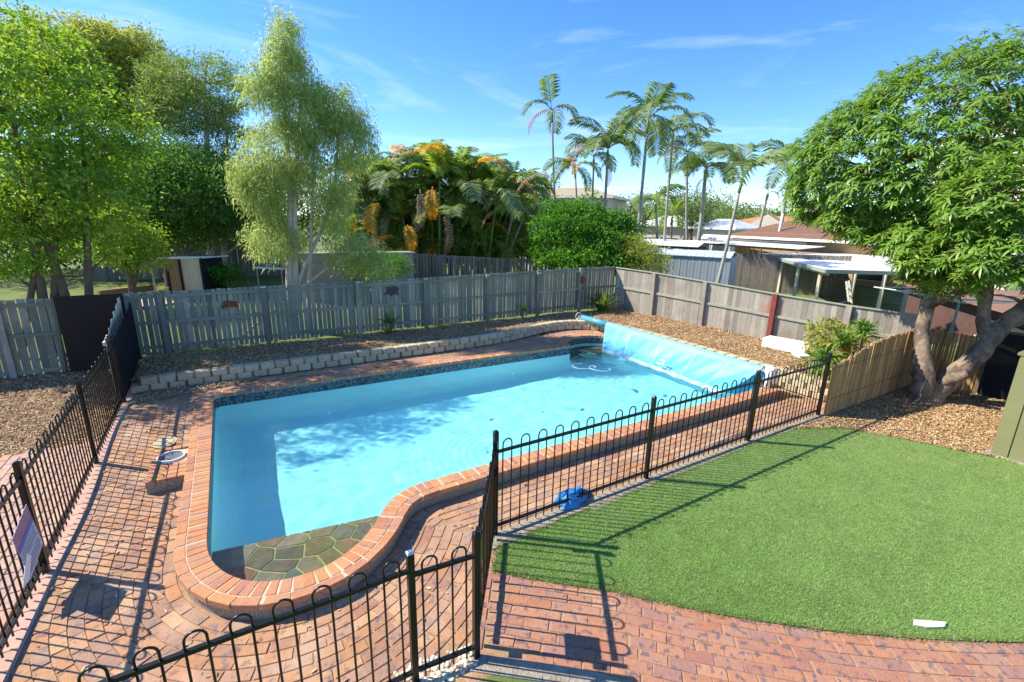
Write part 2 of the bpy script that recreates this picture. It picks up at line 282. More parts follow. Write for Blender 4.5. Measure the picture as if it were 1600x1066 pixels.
class MB:
    def __init__(s): s.v = []; s.f = []; s.r = []; s.m = []
    def poly(s, pts, r=0., m=0):
        b = len(s.v); s.v += [tuple(p) for p in pts]; s.f.append(tuple(range(b, b+len(pts)))); s.r.append(r); s.m.append(m)
    def hexa(s, p, r=0., m=0):   # p: 4 bottom then 4 top
        b = len(s.v); s.v += [tuple(q) for q in p]
        for q in ((0, 3, 2, 1), (4, 5, 6, 7), (0, 1, 5, 4), (1, 2, 6, 5), (2, 3, 7, 6), (3, 0, 4, 7)):
            s.f.append(tuple(b+i for i in q)); s.r.append(r); s.m.append(m)
        return s
    def box(s, x0, y0, z0, x1, y1, z1, r=0., m=0):
        return s.hexa([(x0, y0, z0), (x1, y0, z0), (x1, y1, z0), (x0, y1, z0), (x0, y0, z1), (x1, y0, z1), (x1, y1, z1), (x0, y1, z1)], r, m)
    def bar(s, a, b, w, h, r=0., m=0, up=(0, 0, 1)):  # box along a->b
        a = Vector(a); b = Vector(b); d = (b-a).normalized(); u = Vector(up)
        if abs(d.dot(u)) > .99: u = Vector((1, 0, 0))
        x = d.cross(u).normalized()*w/2; y = x.cross(d).normalized()*h/2
        return s.hexa([a-x-y, a+x-y, b+x-y, b-x-y, a-x+y, a+x+y, b+x+y, b-x+y], r, m)
    def tube(s, pts, rad, n=6, r=0., m=0, caps=True):
        pts = [Vector(p) for p in pts]; k = len(pts)
        if not isinstance(rad, (list, tuple)): rad = [rad]*k
        b = len(s.v); px = None
        for i, p in enumerate(pts):
            d = (pts[min(i+1, k-1)]-pts[max(i-1, 0)]).normalized()
            if px is None: px = d.orthogonal().normalized()
            px = (px - d*px.dot(d)).normalized(); py = d.cross(px)
            for j in range(n):
                a = 2*math.pi*j/n; s.v.append(tuple(p+(px*math.cos(a)+py*math.sin(a))*rad[i]))
        for i in range(k-1):
            for j in range(n):
                q = (b+i*n+j, b+i*n+(j+1) % n, b+(i+1)*n+(j+1) % n, b+(i+1)*n+j); s.f.append(q); s.r.append(r); s.m.append(m)
        if caps:
            s.f.append(tuple(b+j for j in range(n))[::-1]); s.r.append(r); s.m.append(m)
            s.f.append(tuple(b+(k-1)*n+j for j in range(n))); s.r.append(r); s.m.append(m)
        return s
    def prism(s, pts, z0, z1, r=0., m=0):
        n = len(pts); b = len(s.v)
        s.v += [(p[0], p[1], z0) for p in pts] + [(p[0], p[1], z1) for p in pts]
        s.f.append(tuple(range(b, b+n))[::-1]); s.f.append(tuple(range(b+n, b+2*n))); s.r += [r, r]; s.m += [m, m]
        for i in range(n):
            j = (i+1) % n; s.f.append((b+i, b+j, b+n+j, b+n+i)); s.r.append(r); s.m.append(m)
        return s
    def mesh(s, name, mats, smooth=False): return mesh_np(name, s.v, s.f, mats, s.r, s.m, smooth)
    def build(s, name, mats, parent=None, smooth=False):
        return link(name, s.mesh(name, mats, smooth), parent)
def struct(name, me_or_mb, mats=None, label=None):
    o = me_or_mb.build(name, mats) if isinstance(me_or_mb, MB) else link(name, me_or_mb)
    o['kind'] = 'structure'
    if label: o['label'] = label
    return o
def stuff(name, me, parent=None, label=None, cat=None):
    o = link(name, me, parent); o['kind'] = 'stuff'
    if label: o['label'] = label
    if cat: o['category'] = cat
    return o
def brickmb(c, tx, ty, L_, W_, z, th=.05, r=0., mb=None, sl=(0, 0), wo=None, ch=.004):
    """one brick with a chamfered top; wo = outer half width when wedge shaped"""
    mb = mb or MB(); nx, ny = -ty, tx
    hw0 = L_/2; hw1 = L_/2 if wo is None else wo
    def P(a, b, zz): return (c[0]+tx*a+nx*b, c[1]+ty*a+ny*b, zz+a*sl[0]+b*sl[1])
    h = W_/2
    q = [(-hw0, -h), (hw0, -h), (hw1, h), (-hw1, h)]
    b = len(mb.v)
    mb.v += [P(x, y, z-th) for x, y in q] + [P(x, y, z-ch) for x, y in q] + [P(x-math.copysign(ch, x), y-math.copysign(ch, y), z) for x, y in q]
    for i in range(4):
        j = (i+1) % 4
        mb.f.append((b+i, b+j, b+4+j, b+4+i)); mb.f.append((b+4+i, b+4+j, b+8+j, b+8+i)); mb.r += [r, r]; mb.m += [0, 0]
    mb.f.append((b+8, b+9, b+10, b+11)); mb.r.append(r); mb.m.append(0)
    return mb
def pin(p, poly):
    x, y = p; c = False; n = len(poly); j = n-1
    for i in range(n):
        xi, yi = poly[i][:2]; xj, yj = poly[j][:2]
        if (yi > y) != (yj > y) and x < (xj-xi)*(y-yi)/(yj-yi)+xi: c = not c
        j = i
    return c
def pin_np(X, Y, poly):
    c = np.zeros(X.shape, bool); n = len(poly); j = n-1
    for i in range(n):
        xi, yi = poly[i][:2]; xj, yj = poly[j][:2]
        if yi != yj:
            c ^= ((yi > Y) != (yj > Y)) & (X < (xj-xi)*(Y-yi)/(yj-yi)+xi)
        j = i
    return c
def at(px, py, dist):
    """world point seen at photo pixel (1600 wide) at a horizontal distance"""
    d = CF + CR*((px-800)/FPX) - CU*((py-533)/FPX)
    t = dist/math.hypot(d.x, d.y)
    return Vector((d.x*t, d.y*t, CAMZ+d.z*t))
def sstep(a, b, x): t = np.clip((x-a)/(b-a), 0, 1); return t*t*(3-2*t)

# ------------------------------------------------------------------ layout curves
def arc(cx, cy, r, a0, a1, n): return [(cx+r*math.cos(R(a0+(a1-a0)*i/n)), cy+r*math.sin(R(a0+(a1-a0)*i/n))) for i in range(n+1)]
BUL = [(-.55, 5.35), (-.535, 5.1), (-.47, 4.86), (-.36, 4.65), (-.2, 4.46), (.03, 4.33), (.3, 4.28), (.58, 4.33), (.86, 4.50), (1.08, 4.73), (1.25, 4.97), (1.42, 5.14), (1.62, 5.24), (1.86, 5.28)]
def smooth_open(p, it=2):
    for _ in range(it):
        q = [p[0]]
        for a, b in zip(p[:-1], p[1:]): q += [(a[0]*.75+b[0]*.25, a[1]*.75+b[1]*.25), (a[0]*.25+b[0]*.75, a[1]*.25+b[1]*.75)]
        q.append(p[-1]); p = q
    return p
BUL = smooth_open(BUL)
POOL = BUL + [(3.5, 5.29), (6, 5.29)] + arc(9.6, 5.4, .11, -90, 0, 4) + arc(9.55, 9.65, .16, 0, 90, 3)[:0] + [(9.71, 9.3)] + arc(8.75, 9.72, .86, 8, 172, 22) + [(7.6, 9.84), (4, 9.98), (1, 10.06)] + arc(-.43, 9.98, .12, 90, 180, 4)
# resample the closed outline (counter-clockwise) with normals pointing outwards
def resample(poly, step=.02, closed=True):
    pts = poly + [poly[0]] if closed else list(poly)
    P = np.array(pts); d = np.hypot(*(P[1:]-P[:-1]).T); s = np.concatenate([[0], np.cumsum(d)])
    n = int(s[-1]/step); t = np.linspace(0, s[-1], n+1)[:-1] if closed else np.linspace(0, s[-1], n+1)
    X = np.interp(t, s, P[:, 0]); Y = np.interp(t, s, P[:, 1]); return np.stack([X, Y], 1), s[-1]/n
def tangents(P, closed=True, k=4):
    if closed: T = np.roll(P, -k, 0)-np.roll(P, k, 0)
    else:
        i = np.arange(len(P)); T = P[np.minimum(i+k, len(P)-1)]-P[np.maximum(i-k, 0)]
    return T/np.linalg.norm(T, axis=1)[:, None]
PO, pstep = resample(POOL)
PT = tangents(PO); PN = np.stack([PT[:, 1], -PT[:, 0]], 1)     # ccw outline: outward normal
def outer(off): return [tuple(p+n*off) for p, n in zip(PO[::5], PN[::5])]
COPZ = .19; WATZ = -.05
def pool_dist(X, Y):
    X = np.asarray(X, float); Y = np.asarray(Y, float)
    d = np.full(X.shape, 1e9)
    for p in PO[::6]: d = np.minimum(d, np.hypot(X-p[0], Y-p[1]))
    return np.where(pin_np(X, Y, PO.tolist()), -d, d)
WALL = smooth_open([(-1.92, 11.10), (2, 11.10), (5.4, 11.08), (6.8, 11.25), (7.9, 11.6), (8.9, 11.72), (9.7, 11.4), (10.2, 10.6), (10.36, 9.4), (10.38, 7), (10.40, 4.3)], 2)
BED = WALL + [(12.4, 4.3), (12.4, 13.1), (-1.92, 13.1)]
BEDIN = [(-1.92, 11.24)] + [(x, y+.14) if x < 7 else (x+.08, y+.1) for x, y in WALL[1:]] + [(10.5, 4.08), (13.5, 4.08), (12.5, 13.2), (-1.92, 13.2)]
def zp(x, y):   # paving height
    return .005 + .14*sstep(6.6, 9.8, np.asarray(y, float))
def gz(X, Y):
    X = np.asarray(X, float); Y = np.asarray(Y, float)
    z = np.where((X > -2.05) & (X < 10.6) & (Y > 1) & (Y < 11.4), zp(X, Y)-.009, -.03)
    z = np.where((X <= -2.05), -.03+.22*sstep(9.0, 12.6, Y), z)
    z = np.where(pin_np(X, Y, BEDIN), .34+.06*np.sin(X*2.1)*np.sin(Y*3)*.4, z)
    out = sstep(13.1, 17.0, Y)
    left = .62*sstep(13.0, 17.5, Y)*(1-sstep(8, 14, X)) + .20*((Y > 13.1) & (X < 12))*(1-sstep(13.1, 17, Y))
    z = np.where(Y > 13.1, left, z)
    rgt = -.55*sstep(13.6, 17, X)
    return z + np.where((X > 13.6), rgt*sstep(3, 8, Y)+0*X, 0)

# ------------------------------------------------------------------ ground sheet
def axis(lo, hi, step, far): 
    a = list(np.arange(lo, hi+1e-6, step)); g = step; x = a[-1]; b = []
    while x < far: g *= 1.45; x += g; b.append(x)
    g = step; x = a[0]; c = []
    while x > -far: g *= 1.45; x -= g; c.append(x)
    return np.array(c[::-1]+a+b)
XS = axis(-3.0, 13.8, .1, 900); YS = axis(1.2, 13.6, .1, 900)
GX, GY = np.meshgrid(XS, YS); GZ = gz(GX, GY)
ny_, nx_ = GX.shape
idx = np.arange(nx_*ny_).reshape(ny_, nx_)
cx = (GX[:-1, :-1]+GX[1:, 1:])/2; cy = (GY[:-1, :-1]+GY[1:, 1:])/2
Fq = np.stack([idx[:-1, :-1], idx[:-1, 1:], idx[1:, 1:], idx[1:, :-1]], -1).reshape(-1, 4)
near = (cx > -1.2) & (cx < 10.4) & (cy > 3.8) & (cy < 11)
pd = np.full(cx.shape, 9.0); pd[near] = pool_dist(cx[near], cy[near])
keep = (pd > .12).ravel()
mi = np.zeros(cx.shape, int)
mi[(cx > -2.05) & (cx < 10.5) & (cy > 2.6) & (cy < 11.3)] = 1
mi[(cx < -2.05) & (cx > -9) & (cy < 9.4) & (cy > -2)] = 1
mi[pin_np(cx, cy, BEDIN)] = 2; mi[(cx < -2.05) & (cx > -7) & (cy > 9.35) & (cy < 13.2)] = 2
mi[(cx > 9.0) & (cx < 14.6) & (cy > -2) & (cy < 4.1)] = 2
struct('ground', mesh_np('ground', np.stack([GX, GY, GZ], -1), Fq[keep], [M['far'], M['sand'], M['soil']], mi=mi.ravel()[keep]))

# ------------------------------------------------------------------ pool
pool = empty('swimming_pool', (4.5, 7.6, 0), 0, 'blue in-ground swimming pool with brick coping, rounded stone steps and corner spa', 'swimming pool')
pool.location = (0, 0, 0)
PA = [tuple(p) for p in PO[::5]]; n = len(PA)
def botz(x, y): return -.98 - .14*float(sstep(6.5, 9.5, y))*float(1-sstep(5, 9, x))
sh = MB()
for i in range(n):
    a = PA[i]; b = PA[(i+1) % n]
    za, zb = botz(*a), botz(*b)
    na = Vector(PN[(i*5) % len(PN)]); nb = Vector(PN[((i+1)*5) % len(PN)]); ca = Vector(a); cb = Vector(b); cr_ = .34
    pr0 = [(ca, -.075), (ca, za+cr_)]+[(ca-na*cr_*(1-math.cos(t)), za+cr_*(1-math.sin(t))) for t in (.26, .52, .79, 1.05, 1.31, 1.5708)]
    pr1 = [(cb, -.075), (cb, zb+cr_)]+[(cb-nb*cr_*(1-math.cos(t)), zb+cr_*(1-math.sin(t))) for t in (.26, .52, .79, 1.05, 1.31, 1.5708)]
    for (p, z), (q, y), (p2, z2), (q2, y2) in zip(pr0[:-1], pr1[:-1], pr0[1:], pr1[1:]):
        sh.poly([(p.x, p.y, z), (q.x, q.y, y), (q2.x, q2.y, y2), (p2.x, p2.y, z2)])
shell = sh.build('pool_wall', [M['plaster']], pool, True)
fl = MB(); inn = [tuple(p-n_*.12) for p, n_ in zip(PO[::5], PN[::5])]
fx = np.arange(-.7, 9.9, .15); fy = np.arange(4.2, 10.7, .15)
FX, FY = np.meshgrid(fx, fy); FZ = np.array([[botz(x, y) for x in fx] for y in fy])
ii = np.arange(FX.size).reshape(FX.shape)
FQ = np.stack([ii[:-1, :-1], ii[:-1, 1:], ii[1:, 1:], ii[1:, :-1]], -1).reshape(-1, 4)
ccx = ((FX[:-1, :-1]+FX[1:, 1:])/2).ravel(); ccy = ((FY[:-1, :-1]+FY[1:, 1:])/2).ravel()
kk = pool_dist(ccx, ccy) < .15
link('pool_floor', mesh_np('pool_floor', np.stack([FX, FY, FZ-.002], -1), FQ[kk], M['plaster'], smooth=True), pool)
tb = MB(); cw = MB()
for i in range(n):
    a = PA[i]; b = PA[(i+1) % n]
    tb.poly([(a[0], a[1], .125), (b[0], b[1], .125), (b[0], b[1], -.075), (a[0], a[1], -.075)])
    na = Vector(PN[(i*5) % len(PN)]); nb = Vector(PN[((i+1)*5) % len(PN)])
    o0 = Vector(a)+na*.265; o1 = Vector(b)+nb*.265; i0 = Vector(a)+na*.004; i1 = Vector(b)+nb*.004
    cw.poly([(o0.x, o0.y, -.06), (o1.x, o1.y, -.06), (o1.x, o1.y, .135), (o0.x, o0.y, .135)])
tb.build('mosaic_band', [M['mosaic']], pool)
cw.build('pebblecrete_wall', [M['pebblecrete']], pool)
mt = MB()
for i in range(n):
    na = Vector(PN[(i*5) % len(PN)]); nb = Vector(PN[((i+1)*5) % len(PN)])
    a = Vector(PA[i]); b = Vector(PA[(i+1) % n])
    q = [a+na*.005, b+nb*.005, b+nb*.285, a+na*.285]
    mt.hexa([(p.x, p.y, .125) for p in q]+[(p.x, p.y, COPZ-.006) for p in q])
mt.build('mortar_bed', [M['mortar']], pool)
# coping: header row inside, stretcher row outside
def along(off, spacing):
    Q = PO+PN*off; d = np.hypot(*(np.roll(Q, -1, 0)-Q).T); s = np.concatenate([[0], np.cumsum(d)]); tot = s[-1]
    k = int(tot/spacing); e = np.interp(np.linspace(0, tot, k+1), s, np.arange(len(Q)+1)); return e
cop = []
for off, W_, spc, maxh, g in ((.095, .185, .108, .050, .0045), (.245, .098, .245, .119, .005)):
    e = along(off, spc)
    for i in range(len(e)-1):
        i0, i1 = e[i], e[i+1]; im = int(round((i0+i1)/2)) % len(PO); a = int(round(i0)) % len(PO); b = int(round(i1)) % len(PO)
        c = PO[im]+PN[im]*off; tx, ty = PT[im]
        # local frame of brickmb: normal = (-ty, tx) points inward for a ccw outline -> inner edge is +b
        wi = np.linalg.norm((PO[a]+PN[a]*(off-W_/2))-(PO[b]+PN[b]*(off-W_/2)))/2-g
        wo_ = np.linalg.norm((PO[a]+PN[a]*(off+W_/2))-(PO[b]+PN[b]*(off+W_/2)))/2-g
        wi = min(wi, maxh); wo_ = min(wo_, maxh)
        if min(wi, wo_) < .006: wi = max(wi, .006); wo_ = max(wo_, .006)
        cop.append((math.hypot(*c), c, tx, ty, wo_*2, W_, wi, off))
cop.sort(key=lambda q: q[0])
rest = MB()
for k, (d, c, tx, ty, lw, W_, wi, off) in enumerate(cop):
    z = COPZ+rng.uniform(-.0015, .0015); sl = (rng.uniform(-.012, .012), rng.uniform(-.008, .008))
    if k < 300: brickmb(c, tx, ty, lw, W_, z, .06, rng.random(), None, sl, wi).build('coping_brick', [M['coping']], pool)
    else: brickmb(c, tx, ty, lw, W_, z, .06, rng.random(), rest, sl, wi)
stuff('coping_brick', rest.mesh('coping_brick', [M['coping']]), pool)
# water
wx = np.arange(-.7, 9.9, .03); wy = np.arange(4.2, 10.7, .03); WX, WY = np.meshgrid(wx, wy)
wg = np.random.default_rng(9); WZ = np.zeros_like(WX)
for i in range(46):
    lam = wg.uniform(.18, .75); th = wg.uniform(0, 6.283); k_ = 6.283/lam; WZ += .00018*lam**1.1/.3*np.sin(k_*(WX*math.cos(th)+WY*math.sin(th))+wg.uniform(0, 6.283))
rr_ = np.hypot(WX-3.4, WY-6.9); WZ += .00035*np.exp(-((rr_-.2)/1.5)**2)*np.sin(rr_*6.283/.15)
ii = np.arange(WX.size).reshape(WX.shape); WQ = np.stack([ii[:-1, :-1], ii[:-1, 1:], ii[1:, 1:], ii[1:, :-1]], -1).reshape(-1, 4)
wc = pool_dist(((WX[:-1, :-1]+WX[1:, 1:])/2).ravel(), ((WY[:-1, :-1]+WY[1:, 1:])/2).ravel()) < .02
wo_ = link('water', mesh_np('water', np.stack([WX, WY, WZ+WATZ], -1), WQ[wc], M['water'], smooth=True), pool)
wo_.cycles.is_caustics_caster = True
sd.cycles.is_caustics_light = True
for o in pool.children:
    if o.name.split('.')[0] in ('pool_floor', 'pool_wall', 'mosaic_band', 'step_bed', 'spa_seat_bed'): o.cycles.is_caustics_receiver = True

# flagstones on the steps and in the spa (voronoi pieces)
def vor(seeds, bound, shrink):
    out = []
    for i, s in enumerate(seeds):
        poly = list(bound)
        for j, q in enumerate(seeds):
            if i == j: continue
            mx_, my_ = (s[0]+q[0])/2, (s[1]+q[1])/2; nx, ny = q[0]-s[0], q[1]-s[1]; l = math.hypot(nx, ny); nx /= l; ny /= l
            lim = mx_*nx+my_*ny-shrink; new = []
            for a, b in zip(poly, poly[1:]+poly[:1]):
                da = a[0]*nx+a[1]*ny-lim; db = b[0]*nx+b[1]*ny-lim
                if da <= 0: new.append(a)
                if (da < 0) != (db < 0):
                    t = da/(da-db); new.append((a[0]+(b[0]-a[0])*t, a[1]+(b[1]-a[1])*t))
            poly = new
            if len(poly) < 3: break
        if len(poly) >= 3: out.append(poly)
    return out
stepb = [p for p in inn if p[1] < 5.26 and p[0] < 1.75]
stepb = [tuple(np.array(p)) for p in stepb]
stepb2 = [(-.549, 5.62)]+[(p[0], p[1]) for p, n_ in zip(PO[::5], PN[::5]) if p[1] < 5.24 and p[0] < 1.7]+[(1.60, 5.27), (1.50, 5.34)]
j = MB(); j.prism(stepb2, -.62, -.285); j.build('step_bed', [M['flagjoint']], pool).cycles.is_caustics_receiver = True
seeds = [(-.3, 4.62), (-.32, 5.05), (.06, 4.62), (.1, 5.0), (.38, 4.42), (.40, 4.85), (.52, 5.14), (.72, 4.62), (.80, 4.98), (1.0, 5.15), (1.02, 4.85), (1.28, 5.12), (1.5, 5.2), (.2, 5.2), (-.3, 5.4), (.12, 5.55), (.62, 5.45), (1.05, 5.45), (-.35, 5.7), (.0, 4.85), (.6, 4.9), (.25, 5.4), (.85, 5.25), (-.1, 5.25), (.45, 5.62), (.18, 4.75)]
for p in vor(seeds, stepb2, .012):
    MB().prism(p, -.286, -.272+rng.uniform(-.002, .002), rng.random()).build('flagstone', [M['flag']], pool).cycles.is_caustics_receiver = True
spab = [p for p in [(q[0], q[1]) for q in PO[::5]] if p[1] > 9.75 and 7.8 < p[0] < 9.72]
j = MB(); j.prism(spab, -.62, -.355); j.build('spa_seat_bed', [M['mosaic']], pool).cycles.is_caustics_receiver = True
seeds = [(8.75, 10.0), (9.05, 10.3), (9.3, 9.95)]
spac = [p for p in spab if p[0] > 8.55 and p[1] < 10.35]+[(8.5, 10.3), (8.45, 9.78)]
spac.sort(key=lambda p: math.atan2(p[1]-10.05, p[0]-9.0))
for p in vor(seeds, spac, .012):
    MB().prism(p, -.354, -.338+rng.uniform(-.002, .002), rng.random()).build('flagstone', [M['flag']], pool).cycles.is_caustics_receiver = True
# skimmer: raised brick box beside the coping with a round opening
sk = MB(); sk.hexa([(-1.27, 7.02, -.03), (-.84, 7.02, -.03), (-.84, 8.05, -.03), (-1.27, 8.05, -.03), (-1.27, 7.02, .135), (-.84, 7.02, .135), (-.84, 8.05, .135), (-1.27, 8.05, .135)])
sk.build('skimmer_box', [M['pebblecrete']], pool)
for i in range(4):
    for jx in range(9):
        c = (-1.225+.115*i-.0, 7.075+.115*jx)
        if i < 4 and jx < 9 and not (1 <= i <= 3 and 4 <= jx <= 7): brickmb((c[0]+.005, c[1]), 1, 0, .105, .106, COPZ-.012, .05, rng.random()).build('skimmer_brick', [M['coping']], pool)
rg = MB()
for a0, a1 in zip(range(0, 360, 20), range(20, 380, 20)):
    q = [(-1.045+r_*math.cos(R(a)), 7.71+r_*math.sin(R(a))) for r_, a in ((.155, a0), (.172, a0), (.172, a1), (.155, a1))]
    rg.hexa([(x, y, .12) for x, y in q]+[(x, y, .182) for x, y in q])
rg.build('skimmer_rim', [M['white']], pool)
bk = MB(); bk.box(-1.265, 7.48, .136, -.845, 7.95, .150); bk.build('skimmer_mortar', [M['mortar']], pool)
MB().prism(arc(-1.045, 7.71, .154, 0, 340, 17), .151, .156).build('skimmer_opening', [mat('shaded_grey_plastic', [(.16, .17, .17)], .3, .5, .3, 12)], pool)  # closed disc, dark grey stands in for the shade down the hole
ld = MB(); ld.prism(arc(0, 0, .155, 0, 345, 23), 0, .018); ld.prism(arc(0, 0, .12, 0, 345, 23), .018, .026); ld.tube([(-.035, 0, .026), (0, 0, .045), (.035, 0, .026)], .006)
o = ld.build('skimmer_lid', [mat('tan_lid', [(.46, .38, .24)], .8, .2, .25, 12)]); o.location = (-1.16, 8.23, .175); o.rotation_euler = (R(4), R(-5), .3)
tag(o, 'round cream skimmer lid lying on the paving beside its open hole', 'lid')

# ------------------------------------------------------------------ brick paving
def courses(P, T, Nn, closed, offs, region, mat_, parent, zf, maxsep=300, L_=.228, W_=.108, gap=.007, keepfn=None, name='brick'):
    out = []
    for k, off in enumerate(offs):
        Q = P+Nn*off; s = 0.; nxt = (k % 2)*.118+rng.uniform(-.02, .02); prev = None
        base = P[::3]
        for i in range(len(Q)):
            q = Q[i]
            if prev is not None: s += math.hypot(*(q-prev))
            prev = q
            if s >= nxt:
                nxt += L_+gap
                if not pin(q, region): continue
                if np.min(np.hypot(base[:, 0]-q[0], base[:, 1]-q[1])) < off-.03: continue
                if keepfn and not keepfn(q): continue
                out.append((math.hypot(*q), q, T[i]))
    out.sort(key=lambda q: q[0])
    # drop pieces that sit on top of one another
    acc = []; grid = {}
    for d, q, t in out:
        key = (int(q[0]/.2), int(q[1]/.2)); ok = True
        for a in (-1, 0, 1):
            for b in (-1, 0, 1):
                for q2, t2 in grid.get((key[0]+a, key[1]+b), ()):
                    dv = q-q2; al = abs(dv[0]*t2[0]+dv[1]*t2[1]); ac = abs(-dv[0]*t2[1]+dv[1]*t2[0])
                    if al < L_*.8 and ac < W_*.8: ok = False
        if ok: grid.setdefault(key, []).append((q, t)); acc.append((d, q, t))
    rest = MB()
    for k, (d, q, t) in enumerate(acc):
        z = float(zf(q[0], q[1]))+rng.uniform(-.002, .002); sl = (rng.uniform(-.01, .01), rng.uniform(-.012, .012))
        r = rng.random(); sy = float(zf(q[0], q[1]+.1)-zf(q[0], q[1]-.1))/.2
        sl = (sl[0]+sy*t[1], sl[1]+sy*t[0])
        lj = L_+rng.uniform(-.006, .002)
        if k < maxsep: brickmb(q, t[0], t[1], lj, W_, z, .045, r, None, sl).build(name, [mat_], parent)
        else: brickmb(q, t[0], t[1], lj, W_, z, .045, r, rest, sl)
    if len(acc) > maxsep: stuff(name, rest.mesh(name, [mat_]), parent)
    return len(acc)
paving = struct('pool_paving', MB().box(-2.04, 3.1, -.06, -1.93, 11.0, -.015), [M['edgepaver']], 'red and orange clay brick paving round the pool')
REG = [(-1.86, 2.66), (.55, 2.66), (1.0, 2.98), (1.42, 2.95), (2.12, 3.98), (9.5, 3.98), (10.32, 4.3), (10.30, 10.2), (9.8, 11.1), (8.9, 11.55), (7.9, 11.45), (6.8, 11.12), (5.4, 10.98), (-1.86, 10.98)]
nb = courses(PO, PT, PN, True, [.35+.116*k for k in range(18)], REG, M['brick'], paving, zp, 300,
             keepfn=lambda q: not (q[0] < -.82 and q[0] > -1.35 and 6.95 < q[1] < 8.1))
# edge pavers along the left fence
for k in range(40):
    y = 2.8+.235*k
    if y < 10.9: brickmb((-1.955, y), 0, 1, .228, .15, float(zp(0, y))+.002, .04, rng.random(), None, (float(zp(0, y+.1)-zp(0, y-.1))/.2, 0)).build('edge_paver', [M['edgepaver']], paving)
# garden path on the right of the gate
PE = smooth_open([(1.72, 3.86), (1.99, 3.58), (2.40, 3.20), (2.92, 2.75), (3.27, 2.37), (3.70, 1.95), (4.31, 1.42), (4.97, .94), (5.69, .49), (6.6, .0)], 2)
PP, _ = resample(PE, .02, False); TT = tangents(PP, False); NN = np.stack([TT[:, 1], -TT[:, 0]], 1)
path = struct('brick_path', MB().poly([(1.99, 3.56, -.012), (1.45, 2.84, -.012), (2.45, 1.9, -.012), (3.4, .3, -.012), (6.4, -.6, -.012), (6.6, 0, -.012), (5.69, .47, -.012), (4.31, 1.40, -.012), (3.27, 2.33, -.012)]) or MB(), [M['sand']], None) if False else None
pm = MB(); pm.poly([(1.99, 3.56, -.003), (1.45, 2.84, -.003), (2.45, 1.9, -.003), (3.4, .3, -.003), (6.4, -.6, -.003), (6.6, 0, -.003), (5.69, .47, -.003), (4.31, 1.40, -.003), (3.27, 2.33, -.003)][::-1])
path = struct('brick_path', pm, [M['sand']], 'orange brick garden path curving from the gate along the lawn')
PREG = [(2.08, 3.62), (1.52, 2.86), (1.95, 2.42), (2.50, 1.86), (3.1, .6), (3.6, -.6), (6.8, -.6), (6.8, .3), (5.69, .60), (4.31, 1.55), (3.27, 2.5), (2.6, 3.15)]
courses(PP, TT, NN, False, [.06+.116*k for k in range(16)], PREG, M['path'], path, lambda x, y: .004, 300)
for k in range(4):   # soldier row along the gate
    c = (1.50+.128*k, 2.96+.185*k); brickmb(c, .569, .822, .215, .10, .008, .04, rng.random()).build('brick', [M['path']], path)
# side paving left of the fence
side = struct('side_paving', MB().box(-5.2, 1.0, -.08, -2.10, 9.25, -.006), [M['edgepaver']], 'faded pink brick paving outside the left fence')
LP, _ = resample([(-2.08, 9.3), (-2.08, 1.5)], .02, False); LT = tangents(LP, False); LN = np.stack([LT[:, 1], -LT[:, 0]], 1)
courses(LP, LT, LN, False, [.07+.116*k for k in range(26)], [(-5.2, 1.5), (-2.0, 1.5), (-2.0, 9.25), (-5.2, 9.1)], M['sidebrick'], side, lambda x, y: .003, 300)
# cut concrete edge between path and rough grass, and under the right hand fence
ce = MB()
CE = smooth_open([(1.40, 2.84), (1.62, 2.66), (1.95, 2.40), (2.28, 2.10), (2.5, 1.85), (2.75, 1.4), (3.0, .8)], 1)
for a, b in zip(CE[:-1], CE[1:]):
    d = Vector((b[0]-a[0], b[1]-a[1])).normalized(); n_ = Vector((d.y, -d.x)); w0 = .16
    q = [Vector(a), Vector(b), Vector(b)+n_*w0, Vector(a)+n_*w0]
    ce.hexa([(p.x, p.y, -.05) for p in q[::-1]]+[(p.x, p.y, .008) for p in q[::-1]])
struct('concrete_edge', ce, [M['concrete']])
kb = MB(); x = 2.15
while x < 9.4:
    l = rng.uniform(.3, .7); wv = rng.uniform(.13, .22) if x < 4 else rng.uniform(.09, .14)
    kb.hexa([(x, 4.08-wv, -.05), (x+l, 4.08-wv*rng.uniform(.8, 1.1), -.05), (x+l, 4.14, -.05), (x, 4.14, -.05), (x, 4.08-wv, .012), (x+l, 4.08-wv*rng.uniform(.8, 1.1), .012), (x+l, 4.14, .014), (x, 4.14, .014)]); x += l+.004
struct('mowing_strip', kb, [M['concrete']])

# ------------------------------------------------------------------ lawn
LAWN = [(2.0, 3.60), (2.26, 3.93), (3.0, 3.93), (6, 3.98), (8.32, 4.03), (9.26, 3.56), (9.75, 2.77), (10.03, 2.17), (10.3, 1.7), (10.6, .9), (10.9, -1.5), (6.8, -1.5), (6.6, .02), (5.69, .50), (4.97, .95), (4.31, 1.43), (3.70, 1.95), (3.27, 2.36), (2.92, 2.76), (2.40, 3.20)]
lm = MB(); lm.poly([(x, y, .006) for x, y in LAWN][::-1]); struct('lawn', lm, [M['lawn']])
def scatter(poly, n, near=None):
    P = np.array(poly); lo = P.min(0); hi = P.max(0); X = []; Y = []; tot = 0
    while tot < n:
        x = nr.uniform(lo[0], hi[0], n*2); y = nr.uniform(lo[1], hi[1], n*2); k = pin_np(x, y, poly)
        if near: k &= nr.random(n*2) < np.clip((near/np.hypot(x, y))**1.3, .05, 1)
        X.append(x[k]); Y.append(y[k]); tot += k.sum()
    return np.concatenate(X)[:n], np.concatenate(Y)[:n]
